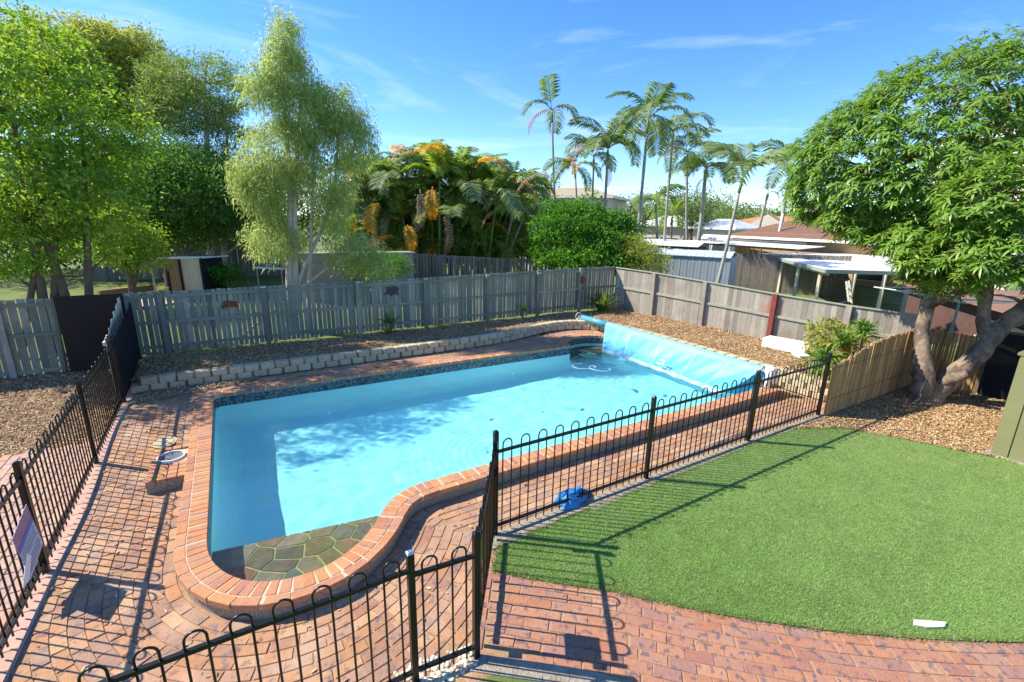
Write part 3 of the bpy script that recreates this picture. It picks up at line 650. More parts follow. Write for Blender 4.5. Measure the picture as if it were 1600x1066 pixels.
def blades(x, y, z, h0, h1, w, mt_, name, **kw):
    n = len(x); a = nr.uniform(0, 2*np.pi, n); b = nr.uniform(0, 2*np.pi, n); h = nr.uniform(h0, h1, n); ln = nr.uniform(.1, 1.0, n)*h
    p = np.stack([x, y, z], 1); sx = np.stack([np.cos(a), np.sin(a), 0*a], 1)*w*.5
    tip = p+np.stack([np.cos(b)*ln, np.sin(b)*ln, h], 1)
    V = np.stack([p-sx, p+sx, tip], 1).reshape(-1, 3); F = np.arange(3*n).reshape(-1, 3)
    lf_ = np.sin(x*2.1+np.sin(y*1.7)*2)*.5+np.sin(x*5.3-y*4.1+np.sin(x*3)*1.5)*.3+np.sin(y*9.7+x*2)*.2
    fr = np.clip(.48+nr.normal(0, .20, n)+.24*lf_, 0, .999)
    return stuff(name, mesh_np(name, V, F, mt_, fr=fr), **kw)
gx, gy = scatter(LAWN, 340000, 3.2)
jx = nr.normal(0, .012, len(gx)); jy = nr.normal(0, .012, len(gx))
blades(gx+jx, gy+jy, np.full(len(gx), .006), .008, .026, .0058, M['blade'], 'grass', label='short green turf covering the back lawn', cat='grass')
RG = [(1.3, 2.75), (1.9, 2.28), (2.3, 1.85), (2.7, 1.2), (2.9, .5), (.8, .5), (.6, 2.6)]
gx, gy = scatter(RG, 14000)
blades(gx, gy, np.full(len(gx), -.03), .015, .045, .008, M['dryblade'], 'dry_grass', label='patchy dry grass below the gate', cat='grass')
# dry grass fringe on the lawn edges
fx_, fy_ = [], []
for a, b in zip(LAWN, LAWN[1:]+LAWN[:1]):
    l = math.hypot(b[0]-a[0], b[1]-a[1]); k = int(l*420); t = nr.random(k); fx_.append(a[0]+(b[0]-a[0])*t+nr.normal(0, .025, k)); fy_.append(a[1]+(b[1]-a[1])*t+nr.normal(0, .025, k))
fx_ = np.concatenate(fx_); fy_ = np.concatenate(fy_)
blades(fx_, fy_, np.full(len(fx_), .004), .012, .04, .008, M['dryblade'], 'edge_grass', label='straggly dry grass fringing the lawn edge', cat='grass')

# ------------------------------------------------------------------ mulch chips, pebbles, leaf litter
def chips(poly, n, mt_, name, label, zadd=.0, s=1., near=None):
    x, y = scatter(poly, n, near); z = gz(x, y)+nr.uniform(.002, .028, n)+zadd
    a = nr.uniform(0, 2*np.pi, n); tl = nr.normal(0, .35, n); L_ = nr.uniform(.009, .038, n)*s; W_ = nr.uniform(.004, .010, n)*s
    d = np.stack([np.cos(a)*np.cos(tl), np.sin(a)*np.cos(tl), np.sin(tl)], 1)*L_[:, None]
    s_ = np.stack([-np.sin(a), np.cos(a), nr.normal(0, .3, n)], 1)*W_[:, None]
    p = np.stack([x, y, z], 1)
    V = np.stack([p-d-s_, p+d-s_*.6, p+d+s_*.7, p-d+s_], 1).reshape(-1, 3); F = np.arange(4*n).reshape(-1, 4)
    return stuff(name, mesh_np(name, V, F, mt_, fr=nr.random(n)), label=label, cat='mulch')
chips(BEDIN[:-2]+[(12.40, 13.0), (-1.9, 13.08)], 85000, M['chip'], 'bark_mulch', 'bark mulch filling the raised garden bed along the fences', s=1.0)
chips([(-6.5, 9.25), (-2.08, 9.3), (-2.08, 13.0), (-6.5, 13.0)], 24000, M['chipgrey'], 'side_mulch', 'straw and bark mulch outside the left fence')
TM = [(8.2, 4.08), (9.2, 3.6), (9.72, 2.75), (10.0, 2.15), (10.4, 1.5), (10.7, .9), (14, 1.0), (14.0, 3.95), (9.5, 3.97)]
chips(TM, 36000, M['chip'], 'tree_mulch', 'wood chip mulch round the mango tree')
chips([(-1.85, 10.35), (-.9, 10.5), (.3, 10.85), (.3, 10.98), (-1.85, 10.98)], 1500, M['chipgrey'], 'leaf_litter', 'leaf litter against the left end of the block wall', .03)
ph = bpy.data.meshes.new('pebble')
def pebmesh():
    mb = MB(); import math as m_
    V = []; F = []
    for i, (z, r_) in enumerate(((-.5, .6), (0, 1), (.5, .65))):
        for k in range(7): V.append((r_*m_.cos(k*6.283/7), r_*m_.sin(k*6.283/7), z))
    for i in range(2):
        for k in range(7): F.append((i*7+k, i*7+(k+1) % 7, (i+1)*7+(k+1) % 7, (i+1)*7+k))
    F.append(tuple(range(14, 21))); return V, F
PV, PF = pebmesh(); pv = []; pf = []; pr_ = []
x, y = scatter([(.5, 2.66), (1.36, 2.72), (1.42, 2.92), (1.0, 3.02), (.72, 3.0)], 420)
for i in range(420):
    s_ = rng.uniform(.012, .028); a = rng.random()*6.3; b0 = len(pv); r_ = rng.random(); e = rng.uniform(.6, 1)
    for q in PV: pv.append((x[i]+s_*(q[0]*math.cos(a)-q[1]*e*math.sin(a)), y[i]+s_*(q[0]*math.sin(a)+q[1]*e*math.cos(a)), s_*.4+q[2]*s_*.8+rng.uniform(0, .002)-.01))
    for f in PF: pf.append(tuple(b0+k for k in f)); pr_.append(r_)
stuff('pebbles', mesh_np('pebbles', pv, pf, M['pebble'], fr=pr_, smooth=True), label='cream river pebbles at the foot of the gate post', cat='pebbles')
o = MB().prism([(5.05, 1.05), (5.12, .98), (5.27, .90), (5.36, .91), (5.22, 1.01), (5.12, 1.08)], .004, .030).build('lawn_smudge', [M['pebble']]); tag(o, 'small white smudge in the front of the lawn, modelled as a flat slab', 'mark')  # slab stands for a white smudge, no stone known here

def litter(poly, n, z, mt_, name, label, zfun=None):
    x, y = scatter(poly, n); k = pool_dist(x, y) > .34 if zfun is not None else pool_dist(x, y) < -.1; x, y = x[k], y[k]; n = len(x)
    zz = (zfun(x, y) if zfun is not None else np.zeros(n))+z; a = nr.uniform(0, 6.28, n); L_ = nr.uniform(.014, .036, n); d = np.stack([np.cos(a), np.sin(a), nr.normal(0, .15, n)], 1)*L_[:, None]; sv = np.stack([-np.sin(a), np.cos(a), nr.normal(0, .25, n)], 1)*(L_*.4)[:, None]
    p = np.stack([x, y, zz], 1); V = np.stack([p-d, p+sv, p+d, p-sv], 1).reshape(-1, 3)
    return stuff(name, mesh_np(name, V, np.arange(4*n).reshape(-1, 4), mt_, fr=nr.random(n)), label=label, cat='leaves')
litter([(-1.9, 2.8), (.6, 2.8), (2.1, 3.9), (9.4, 4.0), (10.3, 4.4), (10.3, 10), (8.8, 11.5), (5.4, 10.95), (-1.9, 10.95)], 1100, .012, M['chip'], 'fallen_leaves', 'brown fallen leaves scattered over the pool paving', zp)
litter([(-.4, 8.0), (7.4, 8.2), (7.4, 9.7), (-.4, 9.9)], 26, WATZ+.004, M['chip'], 'floating_leaves', 'a few small dark leaves floating near the back of the pool')

# ------------------------------------------------------------------ retaining wall
rw = empty('retaining_wall', (0, 0, 0), 0, 'low cream concrete block retaining wall curving round the back garden bed', 'retaining wall')
WP, wst = resample(WALL, .01, False); WT = tangents(WP, False, 6)
def blockmesh(r):
    L2, D2, H = .142, .10, .13; mb = MB()
    # front faces -y : bevelled split face
    pr = [(-L2, D2), (-L2, -D2*.55), (-L2*.8, -D2), (L2*.8, -D2), (L2, -D2*.55), (L2, D2)]
    b = len(mb.v)
    for z, s_ in ((0, 1), (H*.88, 1), (H, .93)):
        for x, y in pr: mb.v.append((x*s_, y*s_+r*.002, z))
    k = 6
    for l in range(2):
        for i in range(k): jn = (i+1) % k; mb.f.append((b+l*k+i, b+l*k+jn, b+(l+1)*k+jn, b+(l+1)*k+i)); mb.r.append(0); mb.m.append(0)
    mb.f.append(tuple(b+2*k+i for i in range(k))); mb.r.append(0); mb.m.append(0)
    mb.f = [f if len(f) < 6 else f for f in mb.f]
    return mb.mesh('block', [M['block']])
bmsh = [blockmesh(i) for i in range(3)]
for cno, (z0, ph0) in enumerate(((.16, .0), (.295, .148), (.025, .148))):
    s_ = ph0+.15; tot = wst*(len(WP)-1)
    while s_ < tot-.05:
        i = int(s_/wst); p = WP[i]; t = WT[i]
        if cno < 2 or float(zp(0, p[1])) < .09 and p[0] > 10:
            o = link('block', bmsh[rng.randrange(3)], rw, (p[0]-t[1]*(-.0)+rng.uniform(-.004, .004), p[1]+(.015 if cno == 1 else 0), z0+rng.uniform(-.002, .002)))
            o.rotation_euler = (rng.uniform(-.02, .02), rng.uniform(-.015, .015), math.atan2(t[1], t[0])+rng.uniform(-.04, .04))
        s_ += .297
# ------------------------------------------------------------------ timber fences
PIECE = {}
def unitbox(name, mt_):
    key = (name, mt_.name)
    if key not in PIECE: PIECE[key] = MB().box(-.5, -.5, 0, .5, .5, 1).mesh(name, [mt_])
    return PIECE[key]
def piece(name, mt_, parent, loc, size, rz=0, rx=0, ry=0):
    o = link(name, unitbox(name, mt_), parent, loc); o.scale = size; o.rotation_euler = (rx, ry, rz); return o
def paling_fence(name, a, b, zb, zt, label, mt_, side, posts=(), w=.098, gap=.010, th=.014, rails=(.18, .95), postmat=None, cap=None, jit=.012, skip=None, postw=.1, railmat=None, redpost=None, maxn=300):
    """palings stand on the line a->b; side=+1 puts rails and posts on the left of a->b"""
    a = Vector(a); b = Vector(b); d = (b-a); Lh = d.length; d.normalize(); nrm = Vector((-d.y, d.x))*side; rz = math.atan2(d.y, d.x)
    f = empty(name, (0, 0, 0), 0, label, 'fence'); s = 0; k = 0; rest = MB(); railmat = railmat or mt_; postmat = postmat or mt_
    while s < Lh-w*.4:
        ww = w*rng.uniform(.9, 1.05); u = (s+ww/2)/Lh
        z0 = zb(u)+rng.uniform(0, .04); z1 = zt(u)+rng.uniform(-jit, jit); p = a+d*(s+ww/2)
        if not (skip and skip(u)):
            if k < maxn: piece('paling', mt_, f, (p.x, p.y, z0), (ww, th, z1-z0), rz+rng.uniform(-.02, .02), 0, rng.uniform(-.004, .004))
            else: rest.bar((p.x, p.y, z0), (p.x, p.y, z1), ww, th, rng.random(), 0, (nrm.x, nrm.y, 0))
            k += 1
        s += ww+gap*rng.uniform(.2, 2.0)
    if len(rest.v): stuff('paling', rest.mesh('paling', [mt_]), f)
    off = nrm*(.014/2+.022)
    pts = [0]+sorted((Vector(p)-a).length/Lh if not isinstance(p, float) else p for p in posts)+[1]
    for r_ in rails:
        for u0, u1 in zip(pts[:-1], pts[1:]):
            if u1-u0 < .01: continue
            p0 = a+d*Lh*u0+off; p1 = a+d*Lh*u1+off
            h0 = zb(u0)+(zt(u0)-zb(u0))*r_; h1 = zb(u1)+(zt(u1)-zb(u1))*r_
            MB().bar((p0.x, p0.y, h0), (p1.x, p1.y, h1), .04, .075, rng.random()).build('rail', [railmat], f)
    for u in pts[1:-1]:
        p = a+d*Lh*u+nrm*.075
        pm_ = redpost[1] if redpost and abs(u-redpost[0]) < .03 else postmat
        piece('post', pm_, f, (p.x, p.y, zb(u)-.05), (postw, postw*.8, zt(u)-zb(u)+.06), rz)
    if cap:
        p0 = a+off*.6; p1 = b+off*.6
        for u0, u1 in zip(pts[:-1], pts[1:]):
            q0 = a+d*Lh*u0+off*.5; q1 = a+d*Lh*u1+off*.5
            MB().bar((q0.x, q0.y, zt(u0)+.012), (q1.x, q1.y, zt(u1)+.012), .075, .03, rng.random()).build('cap_rail', [cap], f)
    return f
px_ = lambda x: (x+2.12)/14.52
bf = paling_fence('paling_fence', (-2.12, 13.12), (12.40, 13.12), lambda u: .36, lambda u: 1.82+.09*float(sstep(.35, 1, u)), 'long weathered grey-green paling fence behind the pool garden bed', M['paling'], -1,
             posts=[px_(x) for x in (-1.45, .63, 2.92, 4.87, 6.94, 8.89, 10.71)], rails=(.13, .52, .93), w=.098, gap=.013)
for x in (.63, 2.92, 4.87, 6.94, 8.89):    # pale sawn ends of brackets
    MB().box(x-.05, 12.99, 1.80, x+.07, 13.03, 1.83).build('bracket', [M['creamslat']], bf)
zr = lambda y: 1.61+.25*float(sstep(5.0, 13, y))
pr_y = lambda y: (13.05-y)/8.9
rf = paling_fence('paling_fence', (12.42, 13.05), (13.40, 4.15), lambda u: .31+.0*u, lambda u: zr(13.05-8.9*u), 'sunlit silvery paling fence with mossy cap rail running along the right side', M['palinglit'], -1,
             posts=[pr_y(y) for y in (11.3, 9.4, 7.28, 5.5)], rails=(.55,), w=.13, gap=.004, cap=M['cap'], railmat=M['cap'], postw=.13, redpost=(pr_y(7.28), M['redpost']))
lf = paling_fence('paling_fence', (-7.5, 13.12), (-3.22, 13.12), lambda u: .12, lambda u: 1.80, 'shaded green-grey paling gate fence at the far left', M['paling'], -1,
             posts=[.28, .80], rails=(.10, .56, .93), w=.13, gap=.012)
MB().bar((-3.30, 13.06, .2), (-3.22, 13.06, 1.78), .09, .05).build('gate_stile', [M['paling']], lf)
# brown shade cloth screen
scn = MB(); N0 = 14
for i in range(N0):
    for k in range(8):
        def sp(i_, k_):
            u = i_/N0; v = k_/8; x = -3.20+1.12*u; z = .18+1.66*v-(0.14*(1-v)*math.sin(u*3.1)*0); y = 12.98-.10*math.sin(u*math.pi)*(1-v)+.02*math.sin(u*9+v*4)
            return (x, y, z)
        scn.poly([sp(i, k), sp(i+1, k), sp(i+1, k+1), sp(i, k+1)])
o = scn.build('shade_screen', [M['brownmesh']], smooth=True); tag(o, 'dark brown shade cloth screen between the two back fences', 'screen')
# cream slats beside the black fence
cs = empty('slat_screen', (0, 0, 0), 0, 'stepped cream timber slats behind the far end of the black fence', 'screen')
for k in range(19):
    y = 11.05+.108*k; zt_ = 1.30+.10*math.floor(k/3.2)*.93
    piece('slat', M['creamslat'], cs, (-2.14, y, .25), (.016, .098, zt_+rng.uniform(-.02, .02)-.25), 0)
for z in (.6, 1.15): MB().box(-2.19, 11.0, z, -2.15, 13.05, z+.07).build('rail', [M['creamslat']], cs)

# ------------------------------------------------------------------ black pool fence
def hoopmesh(h, w=.115, rr=.0085):
    mb = MB(); pts = [(-w/2, 0, .03)]+[(-w/2, 0, h-w/2-.02)]+[(-w/2*math.cos(R(a)), 0, h-w/2+w/2*math.sin(R(a))) for a in range(0, 181, 22)]+[(w/2, 0, h-w/2-.02), (w/2, 0, .03)]
    mb.tube(pts, rr, 6); return mb.mesh('hoop', [M['black']], True)
HOOP = hoopmesh(1.2); HOOPS = hoopmesh(1.17)
def panel(f, a, b, za, zb_, hoops=10, top=1.07, bot=.12, hm=None, half=False):
    a = Vector((*a, 0)); b = Vector((*b, 0)); d = b-a; L_ = d.length; d.normalize(); rz = math.atan2(d.y, d.x)
    for nm, z, w_, h_ in (('top_rail', top, .03, .03), ('bottom_rail', bot, .03, .03)):
        MB().bar((a.x, a.y, za+z), (b.x, b.y, zb_+z), w_, h_).build(nm, [M['black']], f)
    for k in range(hoops):
        u = (k+.5)/hoops; p = a+d*L_*u
        link('hoop', hm or HOOP, f, (p.x, p.y, za+(zb_-za)*u)).rotation_euler = (0, 0, rz)
def fpost(f, x, y, z0, h, w_=.05, rz=0, cap=None):
    o = link('post', unitbox('post', M['black']), f, (x, y, z0-.03)); o.scale = (w_, w_, h+.03); o.rotation_euler = (0, 0, rz)
    c = MB(); c.hexa([(-.5*w_-.003, -.5*w_-.003, 0), (.5*w_+.003, -.5*w_-.003, 0), (.5*w_+.003, .5*w_+.003, 0), (-.5*w_-.003, .5*w_+.003, 0), (-.3*w_, -.3*w_, .014), (.3*w_, -.3*w_, .014), (.3*w_, .3*w_, .014), (-.3*w_, .3*w_, .014)])
    q = c.build('post_cap', [cap or M['black']], f); q.location = (x, y, z0+h); q.rotation_euler = (0, 0, rz); return o
f1 = empty('pool_fence', (0, 0, 0), 0, 'black hoop-top pool fence on the left, running from the camera to the back fence', 'fence')
LPOST = [(.95, 0.0), (3.45, 0.0), (5.85, 0.0), (8.2, .07), (10.6, .15), (12.85, .40)]
for y, z in LPOST: fpost(f1, -1.97, y, z, 1.24)
for (y0, z0), (y1, z1) in zip(LPOST[:-1], LPOST[1:]): panel(f1, (-1.97, y0+.03), (-1.97, y1-.03), z0, z1, 10)
for (y0, z0, y1, z1) in ((10.62, .17, 12.83, .42),):
    MB().hexa([(-1.952, y0, z0+.05), (-1.948, y0, z0+.05), (-1.948, y1, z1+.05), (-1.952, y1, z1+.05), (-1.952, y0, z0+1.15), (-1.948, y0, z0+1.15), (-1.948, y1, z1+1.15), (-1.952, y1, z1+1.15)]).build('shade_cloth', [M['mesh']], f1)
f2 = empty('pool_fence', (0, 0, 0), 0, 'black hoop-top pool fence nearest the camera at the bottom left', 'fence')
fpost(f2, .885, 2.84, 0, 1.22, .05, 0, M['steel']); fpost(f2, 1.405, 2.80, 0, 1.22, .05)
panel(f2, (-1.94, 2.85), (-.55, 2.85), 0, 0, 6); panel(f2, (-.55, 2.85), (.86, 2.84), 0, 0, 6); panel(f2, (.91, 2.84), (1.38, 2.80), 0, 0, 2, top=1.02, hm=hoopmesh(1.14))
f3 = empty('pool_fence', (0, 0, 0), 0, 'black hoop-top pool fence between the pool paving and the lawn', 'fence')
RP = [2.30, 4.78, 7.20, 9.46]
for i, x in enumerate(RP): fpost(f3, x, 4.10, 0, 1.26 if i else 1.32, .05)
for a, b in zip(RP[:-1], RP[1:]): panel(f3, (a+.03, 4.10), (b-.03, 4.10), 0, 0, 10)
gt = empty('pool_gate', (0, 0, 0), 0, 'black hoop-top pool gate with latch shield, closed beside the lawn corner', 'gate')
ga, gb = Vector((1.47, 2.90)), Vector((2.24, 4.02))
gd = (gb-ga).normalized(); grz = math.atan2(gd.y, gd.x)
panel(gt, ga+gd*.03, gb-gd*.03, .03, .03, 5)
for p, h in ((ga, 1.18), (gb, 1.25)): o = link('stile', unitbox('stile', M['black']), gt, (p.x, p.y, .06)); o.scale = (.04, .03, h-.06); o.rotation_euler = (0, 0, grz)
lp = ga+gd*.12
q = MB().box(-.12, -.012, 0, .12, .012, .27).build('latch_shield', [M['black']], gt); q.location = (lp.x, lp.y, .72); q.rotation_euler = (0, 0, grz)
q = MB().box(-.03, -.03, 0, .03, .03, .09).tube([(0, 0, .09), (0, 0, .36)], .013, 8).box(-.035, -.02, .30, .02, .02, .40).build('latch', [M['black']], gt); q.location = (gb.x+.0, gb.y-.03, .86); q.rotation_euler = (0, 0, grz)
for z in (.28, .95):
    q = MB().box(-.03, -.022, 0, .05, .022, .07).build('hinge', [M['black']], gt); q.location = (ga.x-.03, ga.y-.03, z); q.rotation_euler = (0, 0, grz)
# pool safety sign on the left fence
sg = empty('safety_sign', (-1.935, 5.55, .56), 0, 'tilted blue and mauve pool safety sign tied to the left black fence', 'sign')
M['signface'] = mat('sign_face', [(.42, .40, .52)], .5, .3, .25, 6); M['signblue'] = mat('sign_blue', [(.10, .16, .45)], .5, .3, .2, 9); M['signpale'] = mat('sign_pale', [(.62, .68, .80)], .5, .3, .15, 14); M['signink'] = mat('sign_ink', [(.07, .08, .16)], .5, .3, .1, 9); M['signmauve'] = mat('sign_mauve', [(.36, .20, .28)], .5, .3, .3, 9)
rt = R(13)
def sgp(y0, z0, y1, z1, t, nm, mt_):
    q = MB().box(0, y0, z0, t, y1, z1).build(nm, [mt_], sg); q.rotation_euler = (rt, 0, 0); return q
sgp(-.22, -.27, .22, .26, .004, 'sign_board', M['signface'])
sgp(-.215, .12, .215, .255, .006, 'header_panel', M['signmauve']); sgp(-.215, .055, .215, .115, .006, 'blue_band', M['signblue'])
for i in range(2):
    sgp(-.20, -.10-.15*i, .20, .035-.15*i, .006, 'text_panel', M['signpale'])
    tl = MB()
    for k in range(6):
        y = -.19
        while y < .17:
            l = rng.uniform(.012, .035); tl.box(.006, y, .018-.02*k-.15*i, .0075, min(y+l, .195), .026-.02*k-.15*i); y += l+.008
    q = tl.build('print_lines', [M['signink']], sg); q.rotation_euler = (rt, 0, 0)
o = MB().hexa([(-1.93, 5.34, .27), (-1.925, 5.34, .27), (-1.925, 5.50, .42), (-1.93, 5.50, .42), (-1.93, 5.20, .31), (-1.925, 5.20, .31), (-1.925, 5.44, .50), (-1.93, 5.44, .50)]).build('paper_tag', [M['foam']]); tag(o, 'torn white paper hanging on the left fence below the sign', 'paper')

# ------------------------------------------------------------------ pool cover and reel
rl = empty('cover_reel', (9.62, 8.5, 0), 0, 'aluminium reel with rolled blue cover end and white leg frames, across the far pool end', 'reel'); rl.location = (0, 0, 0)
RX, RZ = 9.66, .50
MB().tube([(RX, 11.75, RZ), (RX, 5.15, RZ)], .035, 10).build('tube', [M['steel']], rl, True)
MB().tube([(RX, 11.55, RZ), (RX, 10.3, RZ)], [.085, .095], 12, .12).build('rolled_cover', [M['cover']], rl, True)
for y, hh in ((11.7, 1), (5.22, 1)):
    zf = .165 if y > 8 else .01
    lg = MB().tube([(RX-.36, y, zf), (RX, y, RZ+.02), (RX+.36, y, zf)], .018, 8).tube([(RX-.42, y, zf+.012), (RX-.30, y, zf+.012)], .02, 6).tube([(RX+.42, y, zf+.012), (RX+.30, y, zf+.012)], .02, 6)
    lg.build('leg_frame', [M['white']], rl, True)
    MB().tube([(RX+.12*math.cos(a*.7), y+(.05 if y > 8 else -.05), RZ+.12*math.sin(a*.7)) for a in range(10)], .012, 6).build('hand_wheel', [M['white']], rl, True)
# rag hanging on the near end
rgm = MB()
for k in range(10):
    a = k*.63; rgm.tube([(RX-.05+.05*math.cos(a), 5.27+.05*math.sin(a), RZ+.14), (RX+.09*math.cos(a), 5.24+.08*math.sin(a), RZ+.02), (RX+.12*math.cos(a*1.3), 5.2+.08*math.sin(a), RZ-.2-.1*rng.random())], [.02, .035, .02], 6)
o = rgm.build('rag', [M['foam']], None, True); tag(o, 'white rag bundled over the near end of the cover reel', 'rag')
cv = MB(); NU, NV = 60, 22
def cvp(i, k):
    u = i/NU; v = k/NV     # u along the reel far->near, v from reel to water
    yt = 10.35-4.95*u; yb = 9.55-3.75*u
    xt = RX-.09; xb = 8.78+.12*math.sin(u*3)
    if v < .12: # wrap over the reel
        a = (v/.12)*2.2; x = RX+.10*math.cos(a+.2)-.0; z = RZ+.10*math.sin(a+.2); return (x, yt, z)
    w_ = (v-.12)/.88; x0 = RX+.10*math.cos(2.4); z0 = RZ+.10*math.sin(2.4)
    x = x0+(xb-x0)*(w_**.92); z = z0+(WATZ+.015-z0)*w_-.07*math.sin(w_*math.pi)
    y = yt+(yb-yt)*w_; z += .008*math.sin(u*46)*w_+.018*math.sin(u*17+w_*5)*math.sin(w_*3.1)+.010*math.sin(u*71+w_*9)*math.sin(w_*3.1); x += .012*math.sin(u*29+w_*4)*w_
    return (x, y, z)
for i in range(NU):
    for k in range(NV):
        v = k/NV; r_ = .12+.1*(abs(math.sin(i*.52)) < .06)
        if v < .22: r_ = .55*(1-abs(v-.12)/.12) if v < .24 else r_
        if v > .86: r_ = .75
        if i in (12, 26, 40, 51): r_ = .34
        cv.poly([cvp(i, k), cvp(i+1, k), cvp(i+1, k+1), cvp(i, k+1)][::-1], max(0, min(.99, r_+.03)))
co = cv.mesh('pool_cover', [M['cover']], True)
o = link('pool_cover', co); tag(o, 'pale blue bubble pool cover hanging from the reel into the water', 'pool cover')
# folded near end of the cover, floating
fm = MB()
def fp(i, k):
    u = i/12; v = k/8; a = Vector((RX-.02, 5.75, RZ+.06)).lerp(Vector((9.0, 5.85, -.05)), u); b = Vector((RX+.02, 5.33, RZ-.02)).lerp(Vector((9.25, 5.42, -.06)), u)
    p = a.lerp(b, v); p.z += .06*math.sin(v*math.pi)*(1-u*.5)-.05*math.sin(u*math.pi); return tuple(p)
for i in range(12):
    for k in range(8): fm.poly([fp(i, k), fp(i, k+1), fp(i+1, k+1), fp(i+1, k)], .0 if k else .5)
fm.build('folded_end', [M['cover']], o, True)
MB().tube([(8.93, 7.6, .23), (8.90, 7.52, .26), (8.93, 7.44, .25), (8.87, 7.46, .20), (8.85, 7.40, .17)], .016, 6).box(8.86, 7.50, .15, 8.90, 7.66, .175).build('white_tie', [M['foam']], o)
# hoses
hp = []
for i in range(60):
    t = i/59; hp.append((7.3+.25*math.cos(t*13)*(1-t*.5)+.5*t, 8.95-.7*t+.16*math.sin(t*13), WATZ+.008))
o = MB().tube(hp, .005, 5).build('float_line', [M['hosewhite']], None, True); tag(o, 'thin white line coiled and floating near the spa corner', 'line')

# blue bag by the right fence
bm = MB(); NB = 16
def bp(i, k):
    a = 2*math.pi*i/NB; v = k/6; rr_ = (1-.55*v)*(1+.22*math.sin(3*a+1)+.1*math.sin(7*a+k)); return (3.47+.25*rr_*math.cos(a)*(1 if math.cos(a) < 0 else 1.25), 4.17+.13*rr_*math.sin(a), .02+.15*v**.8+.03*math.sin(5*a+k*2)*(v))
for k in range(6):
    for i in range(NB): bm.poly([bp(i, k), bp((i+1) % NB, k), bp((i+1) % NB, k+1), bp(i, k+1)])
bm.poly([bp(i, 6) for i in range(NB)])
o = bm.build('blue_bag', [M['bluesheet']]); tag(o, 'crumpled bright blue bag under the right pool fence', 'bag')
# long white rods lying along the fence
o = MB().tube([(5.6, 4.24, .03), (7.6, 4.34, .03)], .012, 6).tube([(6.4, 4.22, .03), (8.2, 4.27, .03)], .010, 6).build('pool_pole', [M['steel']], None, True); tag(o, 'thin silver pool poles lying on the bricks along the lawn fence', 'pole')

# white foam box in the right bed
fb = empty('foam_box', (12.35, 6.45, .36), R(9), 'long white foam box against the right paling fence', 'box')
t_ = .03; bx = MB()
bx.box(-.17, -.52, 0, .17, .52, t_); bx.box(-.17, -.52, t_, -.17+t_, .52, .23); bx.box(.17-t_, -.52, t_, .17, .52, .23); bx.box(-.17+t_, -.52, t_, .17-t_, -.52+t_, .23); bx.box(-.17+t_, .52-t_, t_, .17-t_, .52, .23)
bx.build('tub', [M['foam']], fb)
q = MB().box(-.18, -.53, 0, .18, .40, .035).build('lid', [M['foam']], fb); q.location = (.02, .06, .235); q.rotation_euler = (0, R(3), R(3))
o = MB().prism([(11.85, 5.80), (12.12, 5.67), (12.28, 5.97), (12.0, 6.07)], .37, .42).build('foam_slab', [M['foam']]); tag(o, 'broken white foam slab on the mulch in front of the foam box', 'slab')

# ornaments on the back fence
def plaque(x, z, pts, mt_, label, y=13.08):
    mb = MB(); n_ = len(pts); b = 0
    mb.v = [(x+p[0], y, z+p[1]) for p in pts]+[(x+p[0]*.85, y-.04, z+p[1]*.85) for p in pts]
    mb.f = [tuple(range(n_))[::-1], tuple(range(n_, 2*n_))]+[(i, (i+1) % n_, n_+(i+1) % n_, n_+i) for i in range(n_)]; mb.r = [0]*len(mb.f); mb.m = [0]*len(mb.f)
    o = mb.build('wall_ornament', [mt_]); tag(o, label, 'ornament', 'ornaments on the back fence'); return o
def blobpts(rx, rz, n, j, seed):
    q = random.Random(seed); return [(rx*math.cos(2*math.pi*i/n)*(1-j*q.random()), rz*math.sin(2*math.pi*i/n)*(1-j*q.random())) for i in range(n)]
plaque(-.12, 1.43, blobpts(.24, .11, 16, .5, 2), M['ornred'], 'rust red metal fish ornament on the left half of the back fence')
plaque(3.85, 1.50, [(-.20, -.10), (-.08, .02), (-.14, .10), (-.02, .14), (.0, .06), (.12, .16), (.24, .08), (.20, -.04), (.24, -.14), (.10, -.08), (0, -.14), (-.06, -.05)], M['orndark'], 'dark lizard ornament above the agave on the back fence')
plaque(10.75, 1.50, blobpts(.13, .17, 12, .3, 5), M['ornred'], 'brown mask ornament near the right end of the back fence', 12.98)

# ------------------------------------------------------------------ bamboo, mesh and olive screens at the right
def cane_screen(name, a, b, zt, label, cat='fence'):
    a = Vector(a); b = Vector(b); d = b-a; L_ = d.length; d.normalize(); f = empty(name, (0, 0, 0), 0, label, cat); s = 0; k = 0; rest = MB()
    cm = MB().tube([(0, 0, 0), (0, 0, 1)], 1, 5).mesh('cane', [M['bamboo']])
    while s < L_:
        w_ = rng.uniform(.010, .016); p = a+d*s; u = s/L_; z1 = zt(u)+rng.uniform(-.03, .02); off = rng.uniform(-.008, .008)
        if k < 300 and (k % 1 == 0):
            o = link('cane', cm, f, (p.x-d.y*off, p.y+d.x*off, rng.uniform(-.02, .01))); o.scale = (w_, w_, z1); o.rotation_euler = (rng.uniform(-.012, .012), rng.uniform(-.012, .012), rng.random())
        else: rest.tube([(p.x-d.y*off, p.y+d.x*off, -.02), (p.x-d.y*off+rng.uniform(-.01, .01), p.y+d.x*off, z1)], w_, 5, rng.random())
        s += w_*1.5; k += 1
    if len(rest.v): stuff('cane', rest.mesh('cane', [M['bamboo']]), f)
    for z in (.35, .98):
        MB().bar((a.x+d.y*.018, a.y-d.x*.018, z), (b.x+d.y*.018, b.y-d.x*.018, z), .006, .008).build('wire', [M['brownbark']], f)
    return f
cane_screen('bamboo_screen', (9.50, 4.02), (13.65, 4.02), lambda u: 1.06+.27*float(sstep(0, .5, u))+.05*u, 'tan bamboo cane screen between the pool yard and the tree, beside the lawn')
